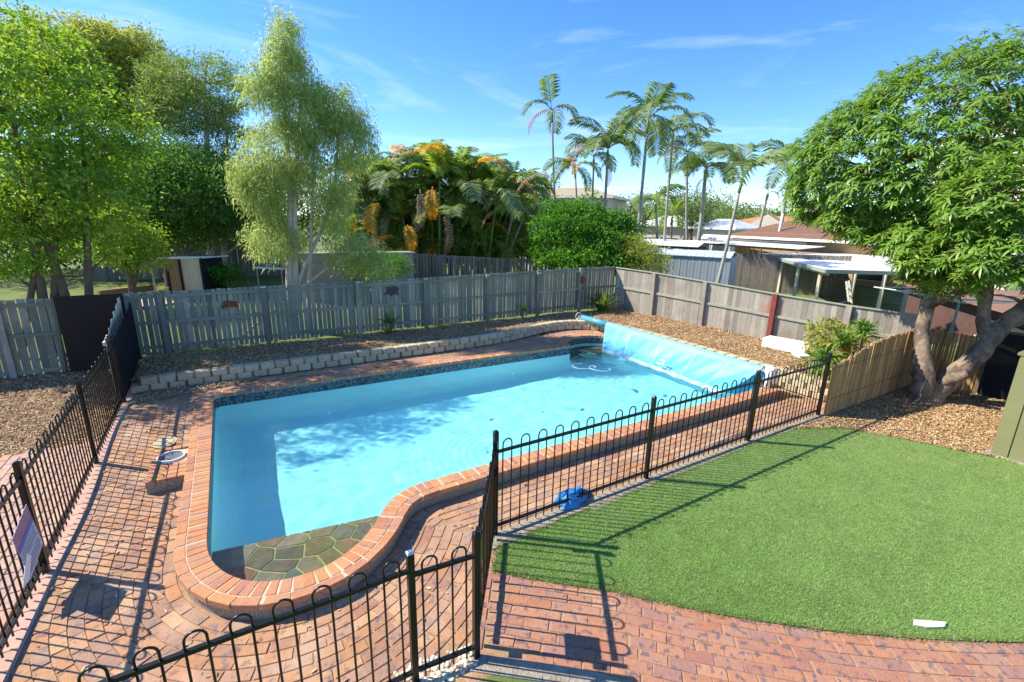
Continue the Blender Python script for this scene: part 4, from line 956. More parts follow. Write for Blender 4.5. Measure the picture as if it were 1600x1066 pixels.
cane_screen('bamboo_screen', (13.72, 3.98), (14.05, 3.05), lambda u: 1.28, 'short shaded bamboo cane screen behind the mango trunk')
dm = empty('privacy_screen', (0, 0, 0), 0, 'black shade cloth panel between the mango tree and the olive wall', 'screen')
MB().hexa([(14.06, 3.05, -.05), (14.09, 3.05, -.05), (14.35, .4, -.05), (14.32, .4, -.05), (14.06, 3.05, 1.42), (14.09, 3.05, 1.42), (14.35, .4, 1.48), (14.32, .4, 1.48)]).build('cloth', [M['mesh']], dm)
MB().bar((14.04, 3.05, 1.43), (14.3, .4, 1.49), .05, .05).build('top_rail', [M['brownbark']], dm)
MB().bar((14.05, 3.05, -.1), (14.05, 3.05, 1.45), .06, .06).build('post', [M['brownbark']], dm)
ow = empty('olive_shed', (0, 0, 0), 0, 'olive green ribbed steel garden shed wall at the right edge', 'shed')
yy = 1.86
MB().box(10.36, 1.0, .02, 12.2, 1.85, 1.70).build('shed_body', [M['olive']], ow)
for k in range(9):
    x = 10.36; y0 = 1.86-.2*k
    piece('wall_sheet', M['olive'], ow, (10.345, y0-.093, .03), (.022, .182, 1.66))
for k in range(9): piece('wall_sheet', M['olive'], ow, (10.45+.2*k, 1.861, .03), (.182, .022, 1.66))
MB().box(10.30, -.2, -.02, 12.3, 1.92, .028).build('floor_sill', [M['concrete']], ow)
MB().box(10.32, -.2, 1.69, 12.3, 1.90, 1.73).build('flashing', [M['olive']], ow)
MB().box(10.36, -.2, .02, 12.2, .999, 1.69).build('shed_body_rear', [M['olive']], ow)

# ------------------------------------------------------------------ foliage tools
def leaf_mesh(name, P, D, S, L_, W_, mt_, fr, droop=0.0, two=False):
    """pointed leaves: base P, direction D, side S (arrays)"""
    n = len(P); L_ = np.asarray(L_).reshape(-1, 1)*np.ones((n, 1)); W_ = np.asarray(W_).reshape(-1, 1)*np.ones((n, 1))
    if two:
        mid = P+D*L_*.5; tip = P+D*L_; tip[:, 2] -= (droop*L_)[:, 0]; q1 = P+D*L_*.3+S*W_*.5; q2 = P+D*L_*.3-S*W_*.5
        q3 = mid+(tip-mid)*.35+S*W_*.45; q4 = mid+(tip-mid)*.35-S*W_*.45
        V = np.stack([P, q1, q3, tip, q4, q2], 1).reshape(-1, 3); b = np.arange(n)*6
        F = np.concatenate([np.stack([b, b+1, b+2, b+5], 1), np.stack([b+5, b+2, b+3, b+4], 1)]); fr = np.concatenate([fr, fr])
    else:
        mid = P+D*L_*.45; tip = P+D*L_; tip[:, 2] -= (droop*L_)[:, 0]
        V = np.stack([P, mid+S*W_*.5, tip, mid-S*W_*.5], 1).reshape(-1, 3); F = np.arange(4*n).reshape(-1, 4)
    return mesh_np(name, V, F, mt_, fr=fr)
def unit(v): return v/np.maximum(1e-6, np.linalg.norm(v, axis=1))[:, None]
def crown_points(blobs, nclump, gen, shell=.55):
    """clump centres spread through a union of ellipsoids (x,y,z,rx,ry,rz,weight)"""
    B = np.array([b[:6] for b in blobs]); wts = np.array([b[6] if len(b) > 6 else b[3]*b[4]*b[5] for b in blobs], float); wts /= wts.sum()
    k = gen.choice(len(B), nclump, p=wts); d = unit(gen.normal(size=(nclump, 3))); r = gen.uniform(shell**3, 1, nclump)**(1/3)
    return B[k, :3]+d*B[k, 3:6]*r[:, None], d, k
def foliage(name, parent, blobs, nclump, per, cs, L_, W_, mt_, seed, droop=.3, shell=.55, hang=0., flat=.6, up=.2, twigs=None, twigmat=None, sep=0):
    g = np.random.default_rng(seed)
    C, Dn, _ = crown_points(blobs, nclump, g, shell)
    off = g.normal(size=(nclump, per, 3))*cs; off[:, :, 2] *= flat
    if hang > 0: off[:, :, 2] -= np.abs(g.normal(size=(nclump, per)))*hang
    P = (C[:, None, :]+off).reshape(-1, 3)
    D = g.normal(size=(nclump*per, 3))*.8+np.repeat(Dn, per, 0)*.6; D[:, 2] += up-hang*2.5; D = unit(D)
    S = unit(np.cross(D, g.normal(size=D.shape)))
    fr = (np.repeat(g.random(nclump), per)*.6+g.random(nclump*per)*.4)
    o = link(name, leaf_mesh(name, P, D, S, L_*g.uniform(.7, 1.3, len(P)), W_*g.uniform(.7, 1.2, len(P)), mt_, fr, droop), parent)
    return C
def limbs(parent, trunks, C, mt_, seed, nb_=40, r0=.05, name='branch'):
    q = random.Random(seed); mb = MB(); nds = [(Vector(p), r_) for t in trunks for p, r_ in t]
    for i in range(nb_):
        c = Vector(C[q.randrange(len(C))]); best = min(nds, key=lambda n_: (n_[0]-c).length+max(0, n_[0].z-c.z)*1.5); a = best[0]
        mid = a.lerp(c, .5)+Vector((q.uniform(-.1, .1), q.uniform(-.1, .1), q.uniform(0, .15)))*(c-a).length
        mb.tube([a, a.lerp(mid, .6)+Vector((0, 0, .03)), mid, mid.lerp(c, .6), c], [min(r0, best[1]*.7), r0*.7, r0*.5, r0*.3, r0*.12], 5)
    mb.build(name, [mt_], parent, True)['kind'] = 'stuff'
def trunk(parent, pts, mt_, n=9, name='trunk'):
    pv = [Vector(p) for p, _ in pts]; rv = [r_ for _, r_ in pts]; q = []; r2 = []
    for i in range(len(pv)-1):   # catmull-rom
        p0 = pv[max(i-1, 0)]; p1 = pv[i]; p2 = pv[i+1]; p3 = pv[min(i+2, len(pv)-1)]
        for k in range(4):
            t = k/4; q.append(.5*((2*p1)+(p2-p0)*t+(2*p0-5*p1+4*p2-p3)*t*t+(3*p1-p0-3*p2+p3)*t**3)); r2.append(rv[i]+(rv[i+1]-rv[i])*t)
    q.append(pv[-1]); r2.append(rv[-1])
    r2 = [r_*(1+.07*math.sin(i*2.3)) for i, r_ in enumerate(r2)]
    return MB().tube(q, r2, n).build(name, [mt_], parent, True)
def ab(px, py, d, rx, rz, ry=None, w_=None):
    p = at(px, py, d); t = (p.x, p.y, p.z, rx, ry if ry else rx, rz); return t+(w_,) if w_ else t
def gl(p): return float(gz(p[0], p[1]))
def tree(name, label, base, blobs, mt_leaf, mt_bark, trunks, seed, nclump=600, per=22, cs=.22, L_=.12, W_=.05, cat='tree', group=None, nb_=40, r0=.05, **kw):
    t = empty(name, (0, 0, 0), 0, label, cat, group)
    for tr_ in trunks: trunk(t, tr_, mt_bark)
    C = foliage('crown', t, blobs, nclump, per, cs, L_, W_, mt_leaf, seed, **kw)
    if nb_: limbs(t, trunks, C, mt_bark, seed, nb_, r0)
    return t
def tk(px0, py0, d, px1, py1, r0, r1, bend=0, zb=None):
    """trunk seen from pixel (px0,py0) up to (px1,py1) at distance d, carried down to the ground"""
    a = at(px0, py0, d); b = at(px1, py1, d); g0 = gl(a)-.1; low = a-(b-a).normalized()*((a.z-g0)/max(.2, (b-a).normalized().z)); low.z = g0
    mid = a.lerp(b, .5)+Vector((bend, 0, 0))
    return [(low, r0*1.15), (a, r0), (mid, (r0+r1)/2), (b, r1)]

# ------------------------------------------------------------------ trees behind the back fence
# willow-leaved gum just behind the fence
D1 = 14.6
gum_bl = [ab(440, 55, D1, .50, .75, .5, 1.0), ab(445, 110, D1, .85, .9, .8, 2.6), ab(470, 170, D1, 1.15, 1.0, 1.0, 4.0), ab(400, 130, D1, .45, .45, .5, .8), ab(440, 235, D1, 1.25, 1.0, 1.1, 4), ab(520, 165, D1, .9, .8, .8, 2.2),
          ab(545, 215, D1, .9, .95, .8, 2.4), ab(570, 190, D1, .4, .5, .4, .6), ab(500, 280, D1, 1.2, .8, 1.0, 3), ab(410, 300, D1, .9, .7, .8, 2.2), ab(430, 370, D1, 1.0, .55, .8, 1.8), ab(520, 330, D1, .7, .5, .7, 1.0), ab(380, 265, D1, .45, .5, .5, .8)]
gum_bl = [(b[0], b[1], b[2], b[3]*.74, b[4]*.74, b[5]*.86)+tuple(b[6:]) for b in gum_bl]
gtr = [tk(452, 430, D1, 440, 120, .10, .03, .1), tk(462, 430, D1, 470, 160, .09, .03, -.08), tk(484, 420, D1, 492, 200, .055, .02), tk(470, 432, D1, 530, 200, .06, .02, .3)]
tree('gum_tree', 'tall pale green weeping gum tree with several thin pale trunks behind the back fence', None, gum_bl, M['lf_gum'], M['palebark'], gtr, 5, nclump=800, per=64, cs=.13, L_=.13, W_=.024, droop=.5, shell=.45, hang=.15, flat=.9, nb_=36, r0=.022)
lo_bl = [ab(565, 385, 14.2, .55, .35), ab(590, 415, 14.2, .45, .35), ab(520, 395, 14.2, .35, .25), ab(545, 405, 14.2, .4, .25)]
tree('wattle_sapling', 'leaning feathery sapling arching right over the back fence', None, lo_bl, M['lf_gum'], M['palebark'], [tk(495, 432, 14.2, 535, 400, .03, .02), [(at(535, 400, 14.2), .02), (at(560, 388, 14.2), .015), (at(600, 380, 14.2), .008)]], 15, nclump=130, per=34, cs=.10, L_=.12, W_=.028, hang=.12, flat=1.0, shell=.2, nb_=12, r0=.012, cat='sapling')
# big lime leaved tree at far left
D2 = 15.0
b2 = [ab(-60, 190, D2, 2.3, 2.3), ab(30, 120, D2, 1.6, 1.4), ab(110, 190, D2, 1.5, 1.4), ab(60, 290, D2, 1.9, 1.2), ab(140, 320, D2, 1.2, .9), ab(0, 370, D2, 1.4, .8), ab(180, 375, D2, .7, .5), ab(60, 390, D2, 1.2, .5), ab(165, 260, D2, .8, .7)]
tree('lilly_pilly_tree', 'large lime green multi-trunked tree filling the left edge behind the fence', None, b2, M['lf_lime'], M['brownbark'],
     [tk(100, 460, D2, 60, 200, .10, .04, -.2), tk(65, 455, D2, 20, 180, .09, .04), tk(85, 450, D2, 90, 200, .07, .03), tk(138, 430, D2, 130, 220, .08, .03), tk(50, 450, D2, 80, 260, .06, .03)], 6, nclump=720, per=38, cs=.14, L_=.135, W_=.06, shell=.5, nb_=60, r0=.028)
tree('citrus_tree', 'small round citrus tree with a short forked trunk left of the coop', None, [ab(190, 375, 18.5, 1.0, .75), ab(170, 350, 18.5, .8, .6), ab(215, 400, 18.5, .6, .5)], M['lf_lime'], M['brownbark'],
     [tk(205, 443, 18.5, 195, 390, .10, .05), tk(209, 443, 18.5, 220, 390, .08, .04)], 7, nclump=420, per=22, cs=.16, L_=.10, W_=.05, shell=.4, nb_=20, r0=.03)
tree('ficus_tree', 'dense dark green spreading tree with a low canopy over the coop', None, [ab(260, 300, 23, 2.9, 1.6), ab(210, 330, 23, 2.0, 1.3), ab(300, 340, 23, 1.8, 1.2), ab(230, 260, 23, 1.9, 1.2), ab(330, 300, 23.5, 1.3, 1.4)], M['lf_mid'], M['brownbark'],
     [tk(265, 425, 23.5, 255, 320, .2, .1)], 8, nclump=1500, per=26, cs=.30, L_=.13, W_=.07, shell=.5, nb_=30, r0=.07)
tree('casuarina_tree', 'olive green layered casuarina between the gum and the left trees', None, [ab(320, 130, 25, 1.9, 1.1), ab(290, 175, 25, 1.9, .9), ab(345, 215, 25, 1.6, .9), ab(300, 260, 25, 2.2, 1.0), ab(350, 150, 25, 1.0, .7), ab(360, 290, 25, 1.4, .9), ab(270, 120, 25, 1.2, .6), ab(385, 340, 25, 1.8, 1.4), ab(265, 150, 25, 1.0, .8)], M['lf_cas'], M['palebark'],
     [tk(330, 400, 25, 320, 130, .2, .05), tk(350, 400, 25, 355, 200, .14, .04)], 9, nclump=950, per=44, cs=.24, L_=.20, W_=.036, shell=.5, up=.5, flat=.45, nb_=70, r0=.06)
tree('paperbark_tree', 'tall yellow-green tree behind, forming the highest left crown', None, [ab(120, 80, 29, 2.4, 1.2), ab(190, 90, 29, 2.0, 1.2), ab(240, 120, 29, 1.6, 1.2), ab(170, 140, 29, 2.4, 1.3), ab(90, 120, 29, 2.2, 1.5), ab(230, 170, 29, 1.4, 1.0), ab(140, 55, 29, 1.2, .6), ab(200, 60, 29, 1.0, .7)], M['lf_yel'], M['palebark'],
     [tk(180, 400, 29, 180, 100, .22, .06), tk(200, 400, 29, 225, 150, .16, .05)], 10, nclump=1100, per=40, cs=.27, L_=.22, W_=.055, shell=.5, hang=.12, nb_=60, r0=.07)
tree('backdrop_tree', 'shadowy broad tree deep behind the weeping gum', None, [ab(420, 320, 31, 3.0, 2.2), ab(340, 330, 31, 3.0, 2.4), ab(500, 330, 31, 2.4, 2.0), ab(150, 330, 31, 4, 2.6), ab(40, 330, 31, 4, 2.6), ab(250, 350, 31, 3, 2)], M['lf_dark'], M['brownbark'],
     [tk(420, 400, 31, 420, 330, .2, .1), tk(150, 400, 31, 150, 330, .2, .1)], 12, nclump=1100, per=22, cs=.5, L_=.22, W_=.12, shell=.4, nb_=20, r0=.08)
tree('round_shrub', 'glossy bright green rounded tree behind the fence corner', None, [ab(900, 350, 20.6, 1.3, .95), ab(935, 370, 20.4, 1.4, 1.0), ab(875, 385, 20.4, 1.3, .9), ab(960, 355, 20.6, .75, .7), ab(900, 400, 20.2, 1.8, .6), ab(955, 400, 20, 1.2, .6), ab(880, 335, 20.6, .8, .6), ab(925, 320, 20.6, .55, .45), ab(850, 352, 20.4, .6, .5), ab(985, 372, 20.2, .5, .45), ab(870, 318, 20.6, .35, .3), ab(838, 395, 20.2, .5, .35), ab(965, 330, 20.5, .4, .35)], M['lf_bush'], M['brownbark'],
     [tk(900, 415, 20.4, 905, 370, .12, .06)], 13, nclump=1000, per=30, cs=.15, L_=.13, W_=.075, shell=.62, nb_=20, r0=.04)
tree('creeper_shrub', 'yellow-green creeper spilling over the fence corner beside the steel shed', None, [ab(1005, 400, 19.6, .8, .5), ab(985, 385, 19.8, .7, .5), ab(1025, 412, 19.4, .5, .3)], M['lf_yel'], M['brownbark'],
     [tk(990, 415, 19.6, 1000, 400, .04, .02)], 14, nclump=320, per=18, cs=.16, L_=.18, W_=.03, shell=.3, nb_=10, r0=.02, cat='shrub')

# ------------------------------------------------------------------ palms
def frond_mesh(name, L_, mt_, seed, droop=.9, leaf=.45, nl=26, lw=.035, rise=.6, lift=.15, hangl=.5):
    """frond leaving the origin along +x, arching up then down"""
    q = random.Random(seed); mb = MB(); pts = []
    for i in range(13):
        t = i/12; ang = rise-(rise+droop)*t**1.2
        if i == 0: p = Vector((0, 0, 0))
        else: p = pts[-1]+Vector((math.cos(ang), 0, math.sin(ang)))*L_/12
        pts.append(p)
    mb.tube(pts, [.022*(1-.8*i/12)*L_/2 for i in range(13)], 4, .3)
    for i in range(nl):
        t = .16+.84*i/(nl-1); k = t*12; a = int(min(11, k)); p = pts[a].lerp(pts[a+1], k-a); tn = (pts[a+1]-pts[a]).normalized()
        ll = leaf*math.sin(math.pi*(.12+.80*t))**.7*q.uniform(.85, 1.1)
        for sd_ in (-1, 1):
            d = (tn*.55+Vector((0, sd_, 0))*.85+Vector((0, 0, lift+q.uniform(-.15, .1)))).normalized()
            m1 = p+d*ll*.5; tip = m1+(d+Vector((0, 0, -hangl))).normalized()*ll*.55
            sv = tn*lw*.5; r_ = q.random()
            mb.poly([p-sv*.4, p+sv*.4, m1+sv, m1-sv], r_); mb.poly([m1-sv, m1+sv, tip], r_)
    return mb.mesh(name, [mt_])
FR = {k: [frond_mesh('frond', 1.0, M[mn], 20+i, dr, lf_, nl_, lw_, rs_, .15, hg) for i, (dr, rs_) in enumerate(((.9, .9), (1.3, .7), (.6, 1.0)))]
      for k, (mn, lf_, nl_, lw_, hg) in {'green': ('lf_palm', .36, 26, .040, .7), 'pale': ('lf_palmpale', .36, 26, .040, .7), 'areca': ('lf_areca', .30, 28, .036, .6), 'gold': ('lf_gold', .28, 26, .036, .8), 'dead': ('lf_dead', .16, 16, .040, 1.6)}.items()}
def palm(name, label, px0, py0, px1, py1, d, nf, fl, kinds, seed, r0=.09, group=None, d0=None, spread=(.2, 1.25), cat='palm tree', az=None, dead=0):
    q = random.Random(seed); top = at(px1, py1, d); bot = at(px0, py0, d0 or d); g0 = gl(bot)-.2
    if bot.z > g0: dirv = (top-bot); bot = bot-dirv*((bot.z-g0)/max(.5, dirv.z)); bot.z = g0
    t = empty(name, (0, 0, 0), 0, label, cat, group)
    mid = bot.lerp(top, .5)+Vector((q.uniform(-.12, .12), q.uniform(-.1, .1), 0))
    trunk(t, [(bot, r0*1.3), (mid, r0), (top-(top-bot).normalized()*fl*.35, r0*.8)], M['palmtrunk'], 8)
    MB().tube([top-(top-bot).normalized()*fl*.36, top-(top-bot).normalized()*fl*.15, top], [r0*.85, r0*1.05, r0*.45], 8).build('crownshaft', [M['crownshaft']], t, True)
    for i in range(nf):
        k = kinds[i % len(kinds)]; me = FR[k][q.randrange(3)]; o = link('frond', me, t, top)
        a = (2*math.pi*i/nf+q.uniform(-.3, .3)) if az is None else az[i % len(az)]
        s_ = fl*q.uniform(1.1, 1.45); o.scale = (s_, s_*q.uniform(.8, 1.05), s_)
        el = q.uniform(*spread); o.rotation_euler = (q.uniform(-.3, .3), -(el-.75), a)
    for i in range(dead):
        o = link('dead_frond', FR['dead'][q.randrange(3)], t, top-Vector((0, 0, fl*.3))); s_ = fl*q.uniform(.6, .85); o.scale = (s_, s_, s_); o.rotation_euler = (0, q.uniform(1.0, 1.35), q.uniform(0, 6.3))
    return t
PG = 'tall palms on the skyline'
palm('palm_tree', 'thin palm with a sparse ragged head, leftmost of the tall skyline palms', 868, 320, 862, 172, 27, 6, 1.75, ['green', 'green', 'dead'], 31, .065, PG)
palm('palm_tree', 'short palm with one upright frond just right of the thin leftmost palm', 902, 320, 898, 262, 26, 6, 1.5, ['green', 'gold', 'green'], 32, .06, PG)
palm('palm_tree', 'bushy headed palm left of the tallest palm', 945, 330, 950, 232, 27, 10, 2.0, ['pale', 'green', 'green'], 33, .075, PG, dead=2)
palm('palm_tree', 'tallest palm with a full wind-blown green head', 999, 345, 1013, 185, 27, 12, 2.1, ['green', 'pale', 'green'], 34, .085, PG)
palm('palm_tree', 'slim palm leaning slightly right, immediately right of the tallest palm', 1040, 360, 1052, 205, 32, 9, 2.1, ['pale', 'green', 'green'], 35, .08, PG, dead=2)
palm('palm_tree', 'drooping pale palm head hanging between the tall palm and the stocky palm', 1075, 340, 1074, 238, 35, 9, 2.0, ['pale', 'pale', 'green'], 36, .08, PG, dead=3)
palm('palm_tree', 'stocky dark palm with a thick trunk and arching round head', 1090, 370, 1104, 262, 33, 12, 2.0, ['green', 'areca', 'pale'], 37, .13, PG, dead=2)
palm('palm_tree', 'young palm with a ringed trunk leaning from behind the right fence', 1121, 440, 1161, 275, 19.5, 8, 1.7, ['pale', 'pale', 'green'], 38, .06, None, 19.0, (.75, 1.45))
palm('palm_tree', 'palm with brown hanging fronds at the edge of the mango tree', 1222, 345, 1236, 262, 52, 10, 3.4, ['pale', 'green', 'pale'], 39, .16, PG, dead=3)
palm('palm_tree', 'palm stump with two dead fronds left of the mango tree', 1190, 345, 1200, 302, 54, 2, 1.5, ['dead'], 40, .14, PG, dead=3)
palm('palm_tree', 'middle small palm between the bushy palm and the short palm', 925, 325, 928, 245, 27, 7, 1.5, ['green', 'gold', 'pale'], 41, .06, PG)
palm('palm_tree', 'low palm behind the shed, right of the tallest trunk', 1025, 365, 1025, 315, 40, 8, 2.0, ['green', 'green', 'areca'], 42, .1, PG)
palm('palm_tree', 'low bushy palm in front of the white-roofed houses', 1050, 368, 1050, 338, 44, 9, 2.0, ['areca', 'green'], 43, .1, PG)
# golden cane clump
ac = empty('cane_palm_clump', (0, 0, 0), 0, 'broad clump of golden cane palms with yellow and dead brown fronds behind the second fence', 'palm clump')
q = random.Random(77); tops = []
prof = [(560, 268), (585, 250), (610, 240), (640, 238), (668, 243), (700, 250), (728, 262), (755, 268), (782, 266), (805, 285), (820, 300)]
for i in range(44):
    u = (i+q.random())/44; k = u*(len(prof)-1); a = int(k) if k < len(prof)-1 else len(prof)-2
    px = prof[a][0]+(prof[a+1][0]-prof[a][0])*(k-a); py = prof[a][1]+q.uniform(20, 100) if i % 2 else prof[a][1]+q.uniform(24, 48)
    d = 24.5+q.uniform(-1.6, 2.0); top = at(px, py, d); bot = at(px+q.uniform(-12, 12)+(690-px)*.25, 400, d); bot.z = gl(bot)-.1
    MB().tube([bot, bot.lerp(top, .5), top], [.06, .05, .035], 6).build('stem', [M['palmtrunk'] if i % 2 else M['crownshaft']], ac, True)
    for j in range(9):
        kd = q.choices(['areca', 'gold', 'dead', 'pale'], [9, .3, .6, 2.2])[0]; o = link('frond', FR[kd][q.randrange(3)], ac, top)
        s_ = q.uniform(1.7, 2.6); o.scale = (s_, s_*.8, s_); o.rotation_euler = (q.uniform(-.3, .3), -(q.uniform(.45, 1.5)-.75), q.uniform(0, 6.3))
    for j in range(4):
        kd = q.choices(['dead', 'gold', 'areca'], [1.6, 2.2, 6])[0]; low = bot.lerp(top, q.uniform(.35, .8)); o = link('frond', FR[kd][q.randrange(3)], ac, low); s_ = q.uniform(1.8, 2.6); o.scale = (s_, s_, s_); o.rotation_euler = (0, q.uniform(.1, .9), q.uniform(0, 6.3))
for px, py, kd, s_, el_, a_ in ((676, 292, 'gold', 1.7, -1.0, 4.2), (592, 318, 'gold', 1.8, -.5, 4.0), (640, 246, 'gold', 1.9, .3, 5.6), (618, 372, 'gold', 1.9, -.1, 3.6), (742, 262, 'gold', 1.9, .3, 5.2), (636, 352, 'gold', 1.5, -.6, 4.6), (704, 246, 'gold', 1.8, .4, 3.4), (798, 285, 'gold', 1.6, -.2, 5.6),
                                (656, 296, 'dead', 2.0, -1.2, 4.4), (692, 330, 'dead', 2.3, -1.1, 4.8), (588, 350, 'dead', 1.8, -1.0, 4.2), (810, 320, 'dead', 1.8, -.9, 5.4), (720, 300, 'pale', 2.4, .2, 4.6), (770, 300, 'pale', 2.4, -.2, 4.9), (625, 290, 'pale', 2.2, .3, 3.9), (700, 350, 'pale', 2.2, .6, 4.5)):
    o = link('frond', FR[kd][1], ac, at(px, py, 22.0)); o.scale = (s_, s_, s_); o.rotation_euler = (0, -el_+.1, a_)
foliage('undergrowth', ac, [ab(690, 370, 26.5, 4.4, 1.3, 1.2), ab(600, 340, 26.5, 2.2, 2.0, 1.2), ab(770, 350, 26.5, 2.2, 1.6, 1.2), ab(650, 385, 24.0, 3.2, .8, .8), ab(760, 385, 24.0, 2.6, .8, .8)], 1700, 16, .3, .55, .06, M['lf_areca'], 78, shell=.1, up=.8)

# distant tree line
g0 = [(1005, 335, 80, 4, 2.2), (1035, 325, 85, 4.5, 3), (1060, 333, 75, 4, 2.3), (1125, 330, 95, 7, 3.0), (1150, 335, 110, 6, 2.0), (1180, 340, 130, 8, 2.2), (1215, 340, 140, 8, 2.2), (985, 330, 60, 3, 2.4), (1260, 342, 150, 9, 2.5), (1080, 320, 60, 2.5, 2.2), (1105, 325, 70, 3, 2.5), (845, 300, 70, 2, 3)]
lab = ['pale', 'tall mid-green', 'broad', 'domed grey-green', 'low hazy', 'flat hazy', 'far hazy', 'thin dark', 'very distant', 'small dark', 'rounded', 'wispy']
pos_ = ['behind the white-roofed houses at left', 'above the white roof', 'right of the white roof', 'above the orange-roofed house', 'beyond the leaning young palm', 'left of the orange gable', 'right of the orange gable', 'behind the round shrub', 'by the mango tree edge', 'beside the stocky palm', 'right of the stocky palm trunk', 'above the cream house roof']
for i, (px, py, d, rx, rz) in enumerate(g0):
    tree('distant_tree', f'{lab[i]} distant tree {pos_[i]}', None, [ab(px, py, d, rx, rz), ab(px-6, py+10, d, rx*.9, rz), ab(px+9, py+9, d, rx*.8, rz*.9)], M['lf_far'] if i % 2 else M['lf_cas'], M['brownbark'],
         [tk(px, 350, d, px, py, .25, .1)], 200+i, nclump=240, per=12, cs=d*.008, L_=d*.0045, W_=d*.0022, shell=.3, nb_=0, group='distant trees on the skyline')

# ------------------------------------------------------------------ mango tree at the right
mg = empty('mango_tree', (0, 0, 0), 0, 'big mango tree with drooping glossy leaf clusters and a forked grey trunk on the right', 'tree')
mt = MB()
B0 = Vector((12.45, 3.45, -.08))
stemL = [(B0+Vector((0, .02, 0)), .30), (Vector((12.42, 3.5, .35)), .23), (Vector((12.42, 3.6, .75)), .19), (Vector((12.65, 3.8, 1.25)), .16), (Vector((12.85, 3.9, 1.85)), .145), (Vector((13.0, 3.95, 2.5)), .13), (Vector((12.7, 4.5, 3.6)), .09), (Vector((12.5, 5.0, 4.6)), .05)]
stemR = [(B0+Vector((.05, -.05, 0)), .27), (Vector((12.8, 3.25, .42)), .24), (Vector((13.1, 3.0, .95)), .20), (Vector((13.45, 2.85, 1.55)), .19), (Vector((13.7, 2.6, 2.1)), .15), (Vector((14.0, 2.3, 2.9)), .11), (Vector((14.3, 2.2, 4.2)), .07)]
stemM = [(Vector((13.3, 2.92, 1.25)), .13), (Vector((13.35, 3.12, 1.9)), .12), (Vector((13.5, 3.2, 2.6)), .11), (Vector((13.6, 3.4, 4.2)), .07), (Vector((13.5, 3.5, 5.6)), .04)]
stemR2 = [(Vector((13.55, 2.75, 1.7)), .12), (Vector((13.9, 2.2, 2.0)), .10), (Vector((14.1, 1.4, 2.8)), .07)]
stub = [(Vector((12.62, 3.3, .40)), .12), (Vector((12.62, 3.02, .62)), .11), (Vector((12.64, 2.92, .70)), .105)]
for s_ in (stemL, stemR, stemM, stemR2, stub):
    o = trunk(mg, [(p_, r_*.86) for p_, r_ in s_], M['bark'], 18)
    from mathutils import noise as mnoise
    me_ = o.data; me_.update(); nn = [v.normal.copy() for v in me_.vertices]
    for v, n_ in zip(me_.vertices, nn):
        c = v.co; v.co = c+n_*(.035*mnoise.noise(c*3.5)+.018*mnoise.noise(Vector((c.x*14, c.y*14, c.z*5))))
mblobs = [(13.3, 4.3, 5.2, 2.3, 2.3, 1.9, 6), (12.6, 5.4, 4.9, 1.7, 1.6, 1.4, 4), (14.2, 3.0, 5.4, 2.2, 2.4, 2.1, 5), (12.9, 6.0, 4.3, 1.4, 1.1, .8, 2.2), (13.0, 5.0, 3.75, 1.3, 1.0, .6, 1.6), (12.75, 3.75, 2.75, .75, .65, .5, 1.1), (12.5, 3.2, 3.3, .8, .8, .6, 1.2), (13.6, 2.6, 3.3, 1.3, 1.2, .7, 1.6), (13.6, 1.2, 4.6, 1.6, 1.8, 1.9, 3), (12.9, 3.6, 4.7, 1.6, 1.6, 1.4, 3)]
mblobs += [ab(1450, 415, 12.2, .50, .36, .5, .6), ab(1425, 375, 12.6, .5, .30, .5, .5), ab(1500, 420, 12.0, .6, .35, .5, .6), ab(1585, 395, 11.6, .8, .5, .6, .9), ab(1335, 350, 13.2, .7, .28, .6, .6), ab(1570, 320, 11.8, 1.0, .8, .8, 1.4)]
mgen = np.random.default_rng(3)
C, Dn, kb_ = crown_points(mblobs, 17000, mgen, .72)
C = C+mgen.normal(size=C.shape)*.09
from mathutils import noise as mnoise
gap_ = np.array([mnoise.noise(Vector(c)*1.25+Vector((5, 3, 1))) for c in C]); low_ = np.clip((5.2-C[:, 2])/2.5, 0, 1)
sel = (gap_ > -.42+.34*low_); C = C[sel]; Dn = Dn[sel]
# keep the outside of the union only, with some inner ones
Bm = np.array([b[:6] for b in mblobs]); inside = np.zeros(len(C), int)
for b in Bm: inside += (np.sum(((C-b[:3])/(b[3:6]*.80))**2, 1) < 1)
kp = (inside == 0) | (mgen.random(len(C)) < .06)
C = C[kp]; Dn = Dn[kp]
def whorl(gen, c, dn, n_=10, Ls=.22):
    """leaves radiating from a twig tip and drooping"""
    ax = dn*.6+np.array([0, 0, .8]); ax /= np.linalg.norm(ax); e1 = np.cross(ax, [0, 1, .01]); e1 /= np.linalg.norm(e1); e2 = np.cross(ax, e1)
    a = np.arange(n_)*2.4+gen.uniform(0, 6); el = gen.uniform(-.25, .75, n_)
    D = (np.cos(a)[:, None]*e1+np.sin(a)[:, None]*e2)*np.cos(el)[:, None]+ax*np.sin(el)[:, None]
    S = unit(np.cross(D, ax)); P = c+ax*gen.uniform(-.03, .05, n_)[:, None]; L_ = gen.uniform(.75, 1.15, n_)*Ls
    return P, D, S, L_
dist = np.linalg.norm(C-np.array([0, 0, CAMZ]), axis=1); order = np.argsort(dist-1.2*Dn[:, 2]*0)
variants = []
for v in range(8):
    P, D, S, L_ = whorl(mgen, np.zeros(3), np.array([0, 0, .3]), 11)
    variants.append(leaf_mesh('leaf_cluster', P, D, S, L_, .042, M['lf_mango'], mgen.random(len(P))*.5, .42, True))
for i in order[:300]:
    o = link('leaf_cluster', variants[rng.randrange(8)], mg, C[i]); dv = Vector(Dn[i]*.5+np.array([0, 0, .8])).normalized()
    o.rotation_mode = 'QUATERNION'; o.rotation_quaternion = dv.to_track_quat('Z', 'Y'); s_ = rng.uniform(.6, 1.05); o.scale = (s_, s_, s_)
PP_, DD, SS, LL, FF = [], [], [], [], []
